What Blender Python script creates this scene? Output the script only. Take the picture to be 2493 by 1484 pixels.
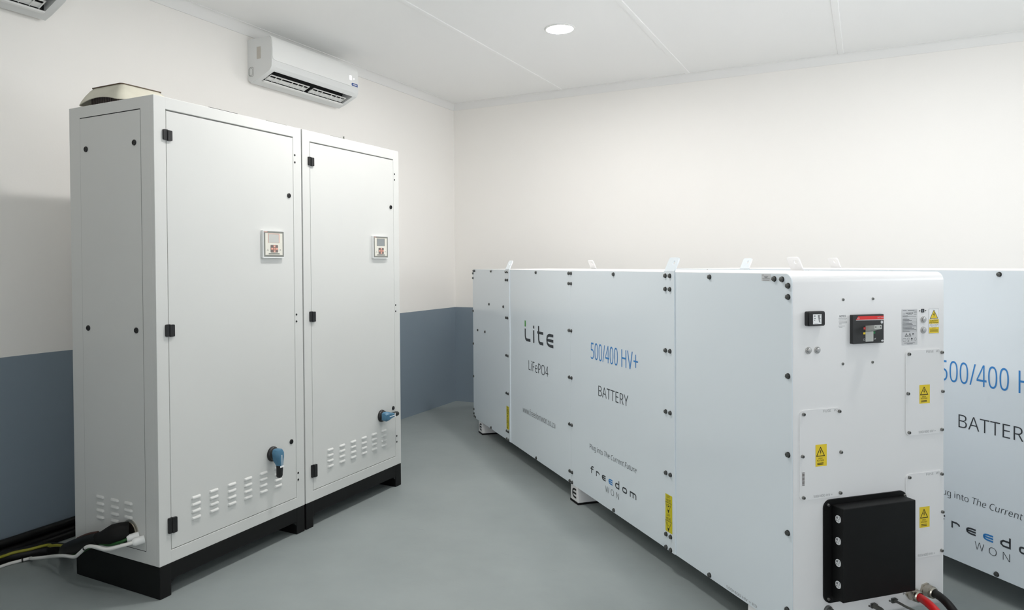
import bpy, bmesh, math
from mathutils import Vector, Matrix
from math import sin, cos, pi, radians as R

for o in list(bpy.data.objects):
    bpy.data.objects.remove(o, do_unlink=True)
SC = bpy.context.scene
COL = SC.collection

# ------------------------------------------------------------------ camera
W, HPX = 2493, 1484
FPX, YAW, PITCH, ROLL = 1767.75, 28.285, -0.792, -0.431
PPX, PPY = -90.5, -75.13
cam = bpy.data.cameras.new('camera')
cam.sensor_fit = 'HORIZONTAL'
cam.sensor_width = 36.0
cam.lens = FPX / W * 36.0
cam.shift_x = -PPX / W
cam.shift_y = PPY / W
cam.clip_start = 0.02
co = bpy.data.objects.new('camera', cam)
COL.objects.link(co)
y_, p_, r_ = R(YAW), R(PITCH), R(ROLL)
fw = Vector((-sin(y_) * cos(p_), cos(y_) * cos(p_), sin(p_)))
rt = Vector((cos(y_), sin(y_), 0))
up = rt.cross(fw)
rt2 = cos(r_) * rt + sin(r_) * up
up2 = -sin(r_) * rt + cos(r_) * up
mw = Matrix((rt2, up2, -fw)).transposed().to_4x4()
mw.translation = Vector((3.7006, -6.4486, 1.4))
co.matrix_world = mw
SC.camera = co

# ------------------------------------------------------------------ light and exposure
SC.view_settings.view_transform = 'Standard'
SC.view_settings.look = 'None'
SC.view_settings.gamma = 1.0
SC.view_settings.use_curve_mapping = False
SC.view_settings.exposure = 0.09
world = bpy.data.worlds.new('world')
SC.world = world
world.use_nodes = True
world.node_tree.nodes['Background'].inputs[0].default_value = (0.75, 0.85, 1.0, 1)
world.node_tree.nodes['Background'].inputs[1].default_value = 0.6
LAMP_COLOUR = (1.0, 0.985, 0.965)
# downlights: x, y, emission; last one unseen, added to fill the left side
LAMPS = [(1.83, -1.70, 303.0), (1.90, -3.50, 305.0), (4.30, -1.70, 190.0), (4.30, -3.50, 130.0), (1.90, -5.30, 85.0)]
SC.cycles.max_bounces = 16
SC.cycles.diffuse_bounces = 12
SC.cycles.glossy_bounces = 6
# daylight standing in the window of the right wall and in the open doorway behind the camera
WIN = (-3.5, -1.5, 0.9, 2.3)
DOOR = (4.2, 5.8, 0.0, 2.2)
DAY_COLOUR = (0.93, 0.97, 1.0)
def daylight(name, loc, eul, w, h, power):
    l = bpy.data.lights.new(name, 'AREA')
    l.shape = 'RECTANGLE'
    l.size, l.size_y = w, h
    l.energy = power
    l.color = DAY_COLOUR
    o = bpy.data.objects.new(name, l)
    COL.objects.link(o)
    o.location = loc
    o.rotation_euler = eul
daylight('daylight_window', (6.3 + 0.13, (WIN[0] + WIN[1]) / 2, (WIN[2] + WIN[3]) / 2), Matrix(((0, 0, 1), (1, 0, 0), (0, 1, 0))).to_euler(), WIN[1] - WIN[0], WIN[3] - WIN[2], 48.0)
daylight('daylight_door', ((DOOR[0] + DOOR[1]) / 2, -7.6 - 0.13, (DOOR[2] + DOOR[3]) / 2), (R(90), 0, 0), DOOR[1] - DOOR[0], DOOR[3] - DOOR[2], 48.0)
ROOM_H = 3.031
ROOM_X = 6.3
ROOM_Y = -7.6
DADO = 0.9624

# ------------------------------------------------------------------ materials
def lin(c):
    return tuple(((v / 255) / 12.92 if v / 255 <= 0.04045 else ((v / 255 + 0.055) / 1.055) ** 2.4) for v in c) + (1.0,)

MATS = {}
def mat(name, rgb, rough=0.5, metal=0.0, spec=0.5, bump=0.0, bscale=400.0, var=0.0, vscale=3.0, emit=None, coat=0.0):
    if name in MATS:
        return MATS[name]
    m = bpy.data.materials.new(name)
    m.use_nodes = True
    nt = m.node_tree
    b = nt.nodes['Principled BSDF']
    b.inputs['Base Color'].default_value = lin(rgb)
    b.inputs['Roughness'].default_value = rough
    b.inputs['Metallic'].default_value = metal
    b.inputs['Specular IOR Level'].default_value = spec
    b.inputs['Coat Weight'].default_value = coat
    tc = nt.nodes.new('ShaderNodeTexCoord')
    if var > 0:
        n = nt.nodes.new('ShaderNodeTexNoise')
        n.inputs['Scale'].default_value = vscale
        n.inputs['Detail'].default_value = 5
        nt.links.new(tc.outputs['Object'], n.inputs['Vector'])
        mr = nt.nodes.new('ShaderNodeMapRange')
        mr.inputs['From Min'].default_value = 0.3
        mr.inputs['From Max'].default_value = 0.7
        mr.inputs['To Min'].default_value = 1 - var
        mr.inputs['To Max'].default_value = 1 + var
        nt.links.new(n.outputs['Fac'], mr.inputs['Value'])
        mx = nt.nodes.new('ShaderNodeVectorMath')
        mx.operation = 'SCALE'
        mx.inputs[0].default_value = lin(rgb)[:3]
        nt.links.new(mr.outputs['Result'], mx.inputs['Scale'])
        nt.links.new(mx.outputs['Vector'], b.inputs['Base Color'])
    if bump > 0:
        n2 = nt.nodes.new('ShaderNodeTexNoise')
        n2.inputs['Scale'].default_value = bscale
        n2.inputs['Detail'].default_value = 2
        nt.links.new(tc.outputs['Object'], n2.inputs['Vector'])
        bp = nt.nodes.new('ShaderNodeBump')
        bp.inputs['Strength'].default_value = bump
        bp.inputs['Distance'].default_value = 0.001
        nt.links.new(n2.outputs['Fac'], bp.inputs['Height'])
        nt.links.new(bp.outputs['Normal'], b.inputs['Normal'])
    if emit:
        b.inputs['Emission Color'].default_value = tuple(emit[0]) + (1,)
        b.inputs['Emission Strength'].default_value = emit[1]
    MATS[name] = m
    return m

def wall_mat():
    # white paint above a blue-grey painted dado, a straight masked edge between them
    m = bpy.data.materials.new('wall_paint')
    m.use_nodes = True
    nt = m.node_tree
    b = nt.nodes['Principled BSDF']
    tc = nt.nodes.new('ShaderNodeNewGeometry')
    sx = nt.nodes.new('ShaderNodeSeparateXYZ')
    nt.links.new(tc.outputs['Position'], sx.inputs[0])
    n = nt.nodes.new('ShaderNodeTexNoise')
    n.inputs['Scale'].default_value = 2.0
    n.inputs['Detail'].default_value = 6
    nt.links.new(tc.outputs['Position'], n.inputs['Vector'])
    wob = nt.nodes.new('ShaderNodeMath')
    wob.operation = 'MULTIPLY_ADD'
    wob.inputs[1].default_value = 0.006
    nt.links.new(n.outputs['Fac'], wob.inputs[0])
    nt.links.new(sx.outputs['Z'], wob.inputs[2])
    gt = nt.nodes.new('ShaderNodeMath')
    gt.operation = 'GREATER_THAN'
    gt.inputs[1].default_value = DADO + 0.003
    nt.links.new(wob.outputs[0], gt.inputs[0])
    mix = nt.nodes.new('ShaderNodeMix')
    mix.data_type = 'RGBA'
    nt.links.new(gt.outputs[0], mix.inputs['Factor'])
    mix.inputs['A'].default_value = lin(C_DADO)
    mix.inputs['B'].default_value = lin(C_WALL)
    nt.links.new(mix.outputs['Result'], b.inputs['Base Color'])
    b.inputs['Roughness'].default_value = 0.55
    b.inputs['Specular IOR Level'].default_value = 0.3
    n2 = nt.nodes.new('ShaderNodeTexNoise')
    n2.inputs['Scale'].default_value = 90
    n2.inputs['Detail'].default_value = 4
    nt.links.new(tc.outputs['Position'], n2.inputs['Vector'])
    bp = nt.nodes.new('ShaderNodeBump')
    bp.inputs['Strength'].default_value = 0.12
    bp.inputs['Distance'].default_value = 0.002
    nt.links.new(n2.outputs['Fac'], bp.inputs['Height'])
    nt.links.new(bp.outputs['Normal'], b.inputs['Normal'])
    return m

def floor_mat():
    # grey epoxy: broad faint mottling, scuffs and small dirt specks
    m = bpy.data.materials.new('floor_epoxy')
    m.use_nodes = True
    nt = m.node_tree
    b = nt.nodes['Principled BSDF']
    g = nt.nodes.new('ShaderNodeNewGeometry')
    n = nt.nodes.new('ShaderNodeTexNoise')
    n.inputs['Scale'].default_value = 1.6
    n.inputs['Detail'].default_value = 7
    n.inputs['Roughness'].default_value = 0.6
    nt.links.new(g.outputs['Position'], n.inputs['Vector'])
    cr = nt.nodes.new('ShaderNodeValToRGB')
    cr.color_ramp.elements[0].position = 0.3
    cr.color_ramp.elements[0].color = lin(tuple(v - 7 for v in C_FLOOR))
    cr.color_ramp.elements[1].position = 0.7
    cr.color_ramp.elements[1].color = lin(tuple(v + 6 for v in C_FLOOR))
    nt.links.new(n.outputs['Fac'], cr.inputs['Fac'])
    # specks
    v = nt.nodes.new('ShaderNodeTexVoronoi')
    v.inputs['Scale'].default_value = 2.3
    v.inputs['Randomness'].default_value = 1.0
    nt.links.new(g.outputs['Position'], v.inputs['Vector'])
    lt = nt.nodes.new('ShaderNodeMath')
    lt.operation = 'LESS_THAN'
    lt.inputs[1].default_value = 0.012
    nt.links.new(v.outputs['Distance'], lt.inputs[0])
    # scuffs
    mp = nt.nodes.new('ShaderNodeMapping')
    mp.inputs['Rotation'].default_value = (0, 0, 0.9)
    mp.inputs['Scale'].default_value = (1.0, 5.0, 1.0)
    nt.links.new(g.outputs['Position'], mp.inputs['Vector'])
    n3 = nt.nodes.new('ShaderNodeTexNoise')
    n3.inputs['Scale'].default_value = 4.5
    n3.inputs['Detail'].default_value = 9
    n3.inputs['Roughness'].default_value = 0.65
    nt.links.new(mp.outputs['Vector'], n3.inputs['Vector'])
    sc = nt.nodes.new('ShaderNodeMapRange')
    sc.inputs['From Min'].default_value = 0.66
    sc.inputs['From Max'].default_value = 0.74
    sc.inputs['To Max'].default_value = 0.3
    nt.links.new(n3.outputs['Fac'], sc.inputs['Value'])
    mx = nt.nodes.new('ShaderNodeMix')
    mx.data_type = 'RGBA'
    nt.links.new(sc.outputs['Result'], mx.inputs['Factor'])
    nt.links.new(cr.outputs['Color'], mx.inputs['A'])
    mx.inputs['B'].default_value = lin((92, 92, 88))
    mx2 = nt.nodes.new('ShaderNodeMix')
    mx2.data_type = 'RGBA'
    nt.links.new(lt.outputs[0], mx2.inputs['Factor'])
    nt.links.new(mx.outputs['Result'], mx2.inputs['A'])
    mx2.inputs['B'].default_value = lin((70, 66, 60))
    nt.links.new(mx2.outputs['Result'], b.inputs['Base Color'])
    b.inputs['Roughness'].default_value = 0.42
    b.inputs['Specular IOR Level'].default_value = 0.4
    bp = nt.nodes.new('ShaderNodeBump')
    bp.inputs['Strength'].default_value = 0.08
    bp.inputs['Distance'].default_value = 0.002
    n4 = nt.nodes.new('ShaderNodeTexNoise')
    n4.inputs['Scale'].default_value = 60
    nt.links.new(g.outputs['Position'], n4.inputs['Vector'])
    nt.links.new(n4.outputs['Fac'], bp.inputs['Height'])
    nt.links.new(bp.outputs['Normal'], b.inputs['Normal'])
    return m

C_WALL = (240, 237, 233)
C_DADO = (128, 141, 152)
C_FLOOR = (143, 150, 149)
M_WALL = wall_mat()
M_FLOOR = floor_mat()
M_CEIL = mat('ceiling_board', (243, 243, 242), 0.7, spec=0.2, bump=0.05, bscale=60)
M_CORN = mat('cornice_plaster', (234, 233, 231), 0.6, spec=0.25)
M_CAB = mat('grey_powder_coat', (210, 210, 207), 0.42, bump=0.12, bscale=700, var=0.01)
M_GAPL = mat('panel_gap_grey', (128, 128, 124), 0.6)
M_CABIN = mat('cabinet_interior', (60, 60, 58), 0.6)
M_BLACK = mat('black_plastic', (20, 20, 21), 0.38)
M_PLINTH = mat('black_plinth_paint', (8, 8, 8), 0.55, spec=0.3, var=0.2, vscale=25)
M_RUBBER = mat('black_rubber', (10, 9, 9), 0.75, spec=0.3)
M_BODY = mat('white_powder_coat', (233, 232, 232), 0.3, bump=0.06, bscale=500)
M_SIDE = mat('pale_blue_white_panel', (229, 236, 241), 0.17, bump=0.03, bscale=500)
M_STEEL = mat('steel_bolt', (140, 140, 137), 0.35, metal=0.9)
M_DSTEEL = mat('dark_steel_bolt', (104, 105, 103), 0.38, metal=0.85)
M_WASH = mat('washer_dark', (62, 62, 60), 0.5, metal=0.4)
M_BRASS = mat('nickel_brass', (186, 180, 168), 0.32, metal=1.0)
M_STAIN = mat('stainless_button', (196, 194, 192), 0.35, metal=0.9)
M_PLAST = mat('white_plastic', (234, 234, 232), 0.4)
M_PLASTG = mat('grey_white_plastic', (222, 223, 222), 0.45)
M_DARK = mat('dark_recess', (16, 16, 17), 0.7)
M_GREY = mat('frame_grey', (126, 127, 121), 0.45)
M_CREAM = mat('keypad_cream', (222, 219, 208), 0.45)
M_LCD = mat('lcd_glass', (190, 190, 186), 0.2)
M_LCD2 = mat('lcd_glass_dim', (140, 145, 146), 0.2)
M_ORANGE = mat('button_orange', (212, 150, 132), 0.5)
M_KEYDK = mat('keypad_dark', (116, 106, 102), 0.5)
M_RED = mat('signal_red', (220, 40, 36), 0.45)
M_REDC = mat('red_cable', (212, 22, 26), 0.45)
M_BLUEH = mat('handle_blue', (68, 114, 142), 0.42)
M_WHITEP = mat('white_print', (240, 240, 240), 0.5)
M_INK = mat('ink_dark', (54, 58, 62), 0.5)
M_INKG = mat('ink_grey', (112, 118, 124), 0.5)
M_ENGR = mat('engraving_grey', (160, 160, 160), 0.6)
M_FINE = mat('fine_print_grey', (150, 150, 150), 0.6)
M_TYPEL = mat('type_label_grey', (190, 185, 176), 0.5)
M_INKB = mat('ink_blue', (52, 132, 200), 0.5)
M_INKGR = mat('ink_green', (66, 148, 56), 0.5)
M_YEL = mat('sticker_yellow', (236, 206, 48), 0.5)
M_YEL2 = mat('lift_sticker_yellow', (214, 200, 30), 0.5)
M_SBLK = mat('sticker_black', (30, 26, 10), 0.5)
M_SILV = mat('rating_label_silver', (206, 206, 207), 0.5)
M_BADGE = mat('badge_blue', (52, 84, 148), 0.4)
M_WCAB = mat('white_cable_sheath', (226, 224, 220), 0.45)
M_GCAB = mat('green_cable_sheath', (24, 80, 28), 0.5)
M_GYCAB = mat('yellow_green_sheath', (138, 134, 24), 0.5)
M_BCAB = mat('black_cable_sheath', (11, 10, 10), 0.5, spec=0.35)
M_BRCAB = mat('brown_tape', (66, 38, 30), 0.6)
M_GRCAB = mat('grey_cable_sheath', (92, 92, 86), 0.5)
M_COWL = mat('cowl_stained_plastic', (206, 202, 186), 0.5, var=0.12, vscale=7)
M_COWLE = mat('cowl_dark_edge', (92, 76, 58), 0.6)
M_BREAK = mat('breaker_black', (38, 38, 38), 0.5, bump=0.1, bscale=900)
M_HANDG = mat('toggle_grey', (188, 189, 184), 0.4)
M_GREEN = mat('signal_green', (24, 110, 62), 0.5)
M_LED = mat('display_led', (255, 255, 255), 0.5, emit=((0.9, 0.94, 1.0), 2.2))

# ------------------------------------------------------------------ mesh builder
def FM(x0):                # a face looking along +x: u runs along y, v up, o outwards
    return lambda u, v, o=0.0: (x0 + o, u, v)
def SM(y0):                # a face looking along -y: u runs along x
    return lambda u, v, o=0.0: (u, y0 - o, v)

def rrect(u0, u1, v0, v1, r, n=5, corners=(1, 1, 1, 1)):
    pts = []
    cs = [(u1 - r, v1 - r, 0, corners[0], u1, v1), (u0 + r, v1 - r, 90, corners[1], u0, v1),
          (u0 + r, v0 + r, 180, corners[2], u0, v0), (u1 - r, v0 + r, 270, corners[3], u1, v0)]
    for cx, cy, a0, on, sx, sy in cs:
        if on:
            for i in range(n + 1):
                a = R(a0 + 90 * i / n)
                pts.append((cx + r * cos(a), cy + r * sin(a)))
        else:
            pts.append((sx, sy))
    return pts

def ell(cu, cv, a, b, n=24):
    return [(cu + a * cos(2 * pi * i / n), cv + b * sin(2 * pi * i / n)) for i in range(n)]

_txt = {}
try:                       # a plain humanist sans that ships with Blender; the built-in face otherwise
    import os
    FONT = bpy.data.fonts.load(os.path.join(bpy.utils.system_resource('DATAFILES', path='fonts'), 'NotoSansMath-Regular.woff2'))
except Exception:
    FONT = None
def text2d(txt, off=0.0):
    key = (txt, off)
    if key in _txt:
        return _txt[key]
    c = bpy.data.curves.new('t', 'FONT')
    if FONT:
        c.font = FONT
    c.body = txt
    c.offset = off
    c.resolution_u = 5
    o = bpy.data.objects.new('t', c)
    COL.objects.link(o)
    dg = bpy.context.evaluated_depsgraph_get()
    dg.update()
    me = bpy.data.meshes.new_from_object(o.evaluated_get(dg))
    vs = [(v.co.x, v.co.y) for v in me.vertices]
    fs = [tuple(p.vertices) for p in me.polygons]
    bpy.data.objects.remove(o, do_unlink=True)
    bpy.data.curves.remove(c)
    bpy.data.meshes.remove(me)
    _txt[key] = (vs, fs)
    return _txt[key]

class MB:
    def __init__(s):
        s.v, s.f, s.m = [], [], []
    def add(s, vs, fs, m=0):
        b = len(s.v)
        s.v += [tuple(v) for v in vs]
        for f in fs:
            s.f.append(tuple(b + i for i in f))
            s.m.append(m)
        return s
    def box(s, x0, x1, y0, y1, z0, z1, m=0):
        vs = [(x, y, z) for x in (x0, x1) for y in (y0, y1) for z in (z0, z1)]
        return s.add(vs, [(0, 1, 3, 2), (4, 6, 7, 5), (0, 4, 5, 1), (2, 3, 7, 6), (0, 2, 6, 4), (1, 5, 7, 3)], m)
    def bbox(s, x0, x1, y0, y1, z0, z1, bev, m=0, seg=2):
        bm = bmesh.new()
        bmesh.ops.create_cube(bm, size=1)
        for v in bm.verts:
            v.co = ((x0 + x1) / 2 + v.co.x * (x1 - x0), (y0 + y1) / 2 + v.co.y * (y1 - y0), (z0 + z1) / 2 + v.co.z * (z1 - z0))
        bmesh.ops.bevel(bm, geom=list(bm.edges), offset=bev, segments=seg, affect='EDGES', profile=0.5)
        bm.verts.index_update()
        s.add([v.co[:] for v in bm.verts], [[v.index for v in f.verts] for f in bm.faces], m)
        bm.free()
        return s
    def poly(s, mp, pts, o=0.0, m=0):
        return s.add([mp(u, v, o) for u, v in pts], [tuple(range(len(pts)))], m)
    def prism(s, mp, pts, o0, o1, m=0, caps=(1, 1), taper=1.0):
        n = len(pts)
        cu = sum(p[0] for p in pts) / n
        cv = sum(p[1] for p in pts) / n
        top = [(cu + (u - cu) * taper, cv + (v - cv) * taper) for u, v in pts]
        vs = [mp(u, v, o0) for u, v in pts] + [mp(u, v, o1) for u, v in top]
        fs = [(i, (i + 1) % n, n + (i + 1) % n, n + i) for i in range(n)]
        if caps[0]:
            fs.append(tuple(range(n))[::-1])
        if caps[1]:
            fs.append(tuple(range(n, 2 * n)))
        return s.add(vs, fs, m)
    def lathe(s, mp, cu, cv, prof, n=24, m=0):
        # prof: (radius, out) pairs
        vs, fs = [], []
        for r, o in prof:
            vs += [mp(cu + r * cos(2 * pi * i / n), cv + r * sin(2 * pi * i / n), o) for i in range(n)]
        k = len(prof)
        for j in range(k - 1):
            for i in range(n):
                fs.append((j * n + i, j * n + (i + 1) % n, (j + 1) * n + (i + 1) % n, (j + 1) * n + i))
        fs.append(tuple(range(n))[::-1])
        fs.append(tuple(range((k - 1) * n, k * n)))
        return s.add(vs, fs, m)
    def tube(s, pts, r, n=12, m=0, sub=6, rfun=None):
        P = [Vector(p) for p in pts]
        if sub > 1 and len(P) > 2:
            Q = []
            for i in range(len(P) - 1):
                p0 = P[max(i - 1, 0)]; p1 = P[i]; p2 = P[i + 1]; p3 = P[min(i + 2, len(P) - 1)]
                for k in range(sub):
                    t = k / sub
                    Q.append(0.5 * ((2 * p1) + (p2 - p0) * t + (2 * p0 - 5 * p1 + 4 * p2 - p3) * t * t + (3 * p1 - p0 - 3 * p2 + p3) * t ** 3))
            Q.append(P[-1])
            P = Q
        vs, fs = [], []
        d = (P[1] - P[0]).normalized()
        nrm = d.orthogonal().normalized()
        for i, p in enumerate(P):
            t = (P[min(i + 1, len(P) - 1)] - P[max(i - 1, 0)]).normalized()
            nrm = (nrm - t * nrm.dot(t)).normalized()
            bn = t.cross(nrm)
            rr = r if rfun is None else rfun(i / (len(P) - 1))
            vs += [p + rr * (cos(2 * pi * k / n) * nrm + sin(2 * pi * k / n) * bn) for k in range(n)]
        for i in range(len(P) - 1):
            for k in range(n):
                fs.append((i * n + k, i * n + (k + 1) % n, (i + 1) * n + (k + 1) % n, (i + 1) * n + k))
        fs.append(tuple(range(n))[::-1])
        fs.append(tuple(range(len(vs) - n, len(vs))))
        return s.add(vs, fs, m)
    def text(s, mp, txt, u0, u1, base, cap, o=0.0008, m=0, off=0.0, shear=0.0, slope=0.0):
        # fitted between u0 and u1, capitals of height cap standing on base
        vs, fs = text2d(txt, off)
        hv, _ = text2d('H', 0.0)
        ch = max(v[1] for v in hv)
        a = min(v[0] + shear * v[1] for v in vs)
        b = max(v[0] + shear * v[1] for v in vs)
        k = (u1 - u0) / (b - a)
        q = []
        for x, y in vs:
            u = u0 + (x + shear * y - a) * k
            q.append(mp(u, base + y * cap / ch + slope * (u - u0), o))
        return s.add(q, fs, m)
    def ribbon(s, mp, pts, w, o=0.0008, m=0, closed=False):
        n = len(pts)
        P = [Vector(p) for p in pts]
        L, Rr = [], []
        for i in range(n):
            if closed:
                a, b, c = P[i - 1], P[i], P[(i + 1) % n]
            else:
                a, b, c = P[max(i - 1, 0)], P[i], P[min(i + 1, n - 1)]
            d1 = (b - a).normalized() if (b - a).length > 1e-9 else (c - b).normalized()
            d2 = (c - b).normalized() if (c - b).length > 1e-9 else d1
            n1 = Vector((-d1.y, d1.x)); n2 = Vector((-d2.y, d2.x))
            t = (n1 + n2)
            t = t.normalized() if t.length > 1e-6 else n1
            k = w / 2 / max(t.dot(n1), 0.35)
            L.append(b + t * k); Rr.append(b - t * k)
        vs = [mp(p.x, p.y, o) for p in L] + [mp(p.x, p.y, o) for p in Rr]
        rng = range(n) if closed else range(n - 1)
        fs = [(n + i, n + (i + 1) % n, (i + 1) % n, i) for i in rng]
        return s.add(vs, fs, m)
    def rectp(s, mp, u0, u1, v0, v1, o, m=0):
        return s.poly(mp, [(u0, v0), (u1, v0), (u1, v1), (u0, v1)], o, m)
    def build(s, name, mats, parent=None, fix=True, smooth=40):
        me = bpy.data.meshes.new(name)
        me.from_pydata(s.v, [], s.f)
        if not isinstance(mats, (list, tuple)):
            mats = [mats]
        for m in mats:
            me.materials.append(m)
        me.polygons.foreach_set('material_index', s.m)
        if fix:
            bm = bmesh.new()
            bm.from_mesh(me)
            bmesh.ops.recalc_face_normals(bm, faces=bm.faces)
            bm.to_mesh(me)
            bm.free()
        if smooth:
            me.polygons.foreach_set('use_smooth', [True] * len(me.polygons))
            me.set_sharp_from_angle(angle=R(smooth))
        me.update()
        o = bpy.data.objects.new(name, me)
        COL.objects.link(o)
        if parent is not None:
            o.parent = parent
        return o

def tag(o, label=None, cat=None, group=None, kind=None):
    if label: o['label'] = label
    if cat: o['category'] = cat
    if group: o['group'] = group
    if kind: o['kind'] = kind
    return o
def thing(name, label, cat, loc, rz=0.0, group=None):
    o = bpy.data.objects.new(name, None)
    o.empty_display_size = 0.1
    COL.objects.link(o)
    o.location = loc
    o.rotation_euler = (0, 0, rz)
    return tag(o, label, cat, group)
def struct(name, mb, m, **k):
    return tag(mb.build(name, m, **k), kind='structure')
def kids(o):
    return [c for c in bpy.data.objects if c.parent == o]
def copy_tree(o, parent=None, keep=None):
    c = o.copy()
    COL.objects.link(c)
    if parent is not None:
        c.parent = parent
    for ch in kids(o):
        if keep is None or keep(ch):
            copy_tree(ch, c, keep)
    return c

# ------------------------------------------------------------------ the room
T = 0.12
struct('floor', MB().box(-T, ROOM_X + T, ROOM_Y - T, T, -0.15, 0), M_FLOOR)
struct('ceiling', MB().box(-T, ROOM_X + T, ROOM_Y - T, T, ROOM_H, ROOM_H + 0.1), M_CEIL)
struct('wall_left', MB().box(-T, 0, ROOM_Y - T, T, 0, ROOM_H), M_WALL)
struct('wall_back', MB().box(0, ROOM_X, 0, T, 0, ROOM_H), M_WALL)
wr = MB()
wr.box(ROOM_X, ROOM_X + T, ROOM_Y - T, WIN[0], 0, ROOM_H).box(ROOM_X, ROOM_X + T, WIN[1], T, 0, ROOM_H)
wr.box(ROOM_X, ROOM_X + T, WIN[0], WIN[1], 0, WIN[2]).box(ROOM_X, ROOM_X + T, WIN[0], WIN[1], WIN[3], ROOM_H)
struct('wall_right', wr, M_WALL)
wf = MB()
fwid = 0.04
for (a, c) in ((WIN[0], WIN[0] + fwid), ((WIN[0] + WIN[1] - fwid) / 2, (WIN[0] + WIN[1] + fwid) / 2), (WIN[1] - fwid, WIN[1])):
    wf.box(ROOM_X + 0.04, ROOM_X + 0.08, a, c, WIN[2], WIN[3])
for (a, c) in ((WIN[2], WIN[2] + fwid), (WIN[3] - fwid, WIN[3])):
    wf.box(ROOM_X + 0.04, ROOM_X + 0.08, WIN[0], WIN[1], a, c)
struct('window_1', wf, M_PLAST)
struct('wall_front', MB().box(0, DOOR[0], ROOM_Y - T, ROOM_Y, 0, ROOM_H).box(DOOR[1], ROOM_X, ROOM_Y - T, ROOM_Y, 0, ROOM_H).box(DOOR[0], DOOR[1], ROOM_Y - T, ROOM_Y, DOOR[3], ROOM_H), M_WALL)
df = MB()
df.box(DOOR[0], DOOR[0] + 0.05, ROOM_Y - T, ROOM_Y + 0.01, 0, DOOR[3]).box(DOOR[1] - 0.05, DOOR[1], ROOM_Y - T, ROOM_Y + 0.01, 0, DOOR[3]).box(DOOR[0], DOOR[1], ROOM_Y - T, ROOM_Y + 0.01, DOOR[3] - 0.05, DOOR[3])
struct('door_1', df, M_GREY)
# plaster cornices: concave cove profile
def cove(depth=0.040, drop=0.070, n=7):
    pts = [(0, 0), (0, -drop), (0.006, -drop)]
    for i in range(n + 1):
        a = R(90 * i / n)
        pts.append((0.006 + (depth - 0.010) * (1 - cos(a)), -drop + 0.004 + (drop - 0.008) * sin(a)))
    pts += [(depth, -0.004), (depth, 0)]
    return pts
cp = cove()
struct('trim_1', MB().prism(lambda u, v, o: (u, o, ROOM_H + v), cp, ROOM_Y, 0), M_CORN)
struct('trim_2', MB().prism(lambda u, v, o: (o, -u, ROOM_H + v), cp, 0.0, ROOM_X), M_CORN)
# ceiling board cover strips (flat with a shallow raised centre)
for i, x in enumerate((1.178, 2.348, 3.528, 4.71, 5.89)):
    b = MB()
    b.prism(lambda u, v, o: (x + u, o, ROOM_H + v), [(-0.022, 0), (0.022, 0), (0.019, -0.004), (0.008, -0.005), (-0.008, -0.005), (-0.019, -0.004)], ROOM_Y, -0.040)
    struct('trim_%d' % (i + 3), b, M_CEIL)

# ------------------------------------------------------------------ downlights
def downlight(x, y, power, label, group=None):
    t = thing('ceiling_downlight', label, 'ceiling light', (x, y, ROOM_H), 0, group)
    dn = lambda u, v, o=0.0: (u, v, -o)
    b = MB()
    n = 40
    prof = [(0.088, -0.0), (0.107, -0.0), (0.107, 0.003), (0.102, 0.007), (0.094, 0.008), (0.090, 0.004), (0.088, 0.0)]
    vs, fs = [], []
    for r, o in prof:
        vs += [dn(r * cos(2 * pi * i / n), r * sin(2 * pi * i / n), o) for i in range(n)]
    for j in range(len(prof) - 1):
        for i in range(n):
            fs.append((j * n + i, j * n + (i + 1) % n, (j + 1) * n + (i + 1) % n, (j + 1) * n + i))
    b.add(vs, fs)
    b.build('trim_ring', M_PLAST, t)
    MB().lathe(dn, 0, 0, [(0.0915, 0.001), (0.0915, 0.003)], n=40).build('diffuser', mat('lamp_diffuser_%d' % power, (255, 255, 255), 0.5, emit=(LAMP_COLOUR, power)), t)
    return t
for i, (x, y, pw) in enumerate(LAMPS):
    if i == 0:
        downlight(x, y, pw, 'lit round white downlight recessed in the ceiling above the batteries')
    else:
        downlight(x, y, pw, 'lit round downlight out of view, placed to match the room light', 'downlights outside the view')

# ------------------------------------------------------------------ electrical cabinets
DEP = 1.095 - 0.5263
ZP, ZT = 0.138, 2.1156

def lock_part(mp, u, v, parent):
    b = MB()
    b.lathe(mp, u, v, [(0.0125, 0), (0.0125, 0.003), (0.0105, 0.005), (0.0075, 0.005), (0.007, 0.003)], n=20)
    b.prism(mp, [(u - 0.004, v - 0.0012), (u + 0.004, v - 0.0012), (u + 0.004, v + 0.0012), (u - 0.004, v + 0.0012)], 0.003, 0.006)
    return b.build('quarter_turn_lock', M_BLACK, parent)

def louvre(b, mp, u0, u1, v0, v1, out=0.008):
    # one pressed louvre: a half barrel that sheds downwards
    n = 7
    rows = []
    h = v1 - v0
    prof = [(v1, 0.0), (v1 - 0.18 * h, 0.45 * out), (v1 - 0.42 * h, 0.85 * out), (v0 + 0.28 * h, out), (v0 + 0.06 * h, 0.95 * out), (v0, 0.5 * out), (v0, 0.0)]
    vs = []
    for e, (uu, sc) in enumerate(((u0, 0.0), (u0 + 0.1 * (u1 - u0), 0.85), (u0 + 0.25 * (u1 - u0), 1.0), (u1 - 0.25 * (u1 - u0), 1.0), (u1 - 0.1 * (u1 - u0), 0.85), (u1, 0.0))):
        vs += [mp(uu, v, o * sc) for v, o in prof]
    k = len(prof)
    fs = []
    for e in range(5):
        for i in range(k - 1):
            fs.append((e * k + i, (e + 1) * k + i, (e + 1) * k + i + 1, e * k + i + 1))
    b.add(vs, fs)

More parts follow.
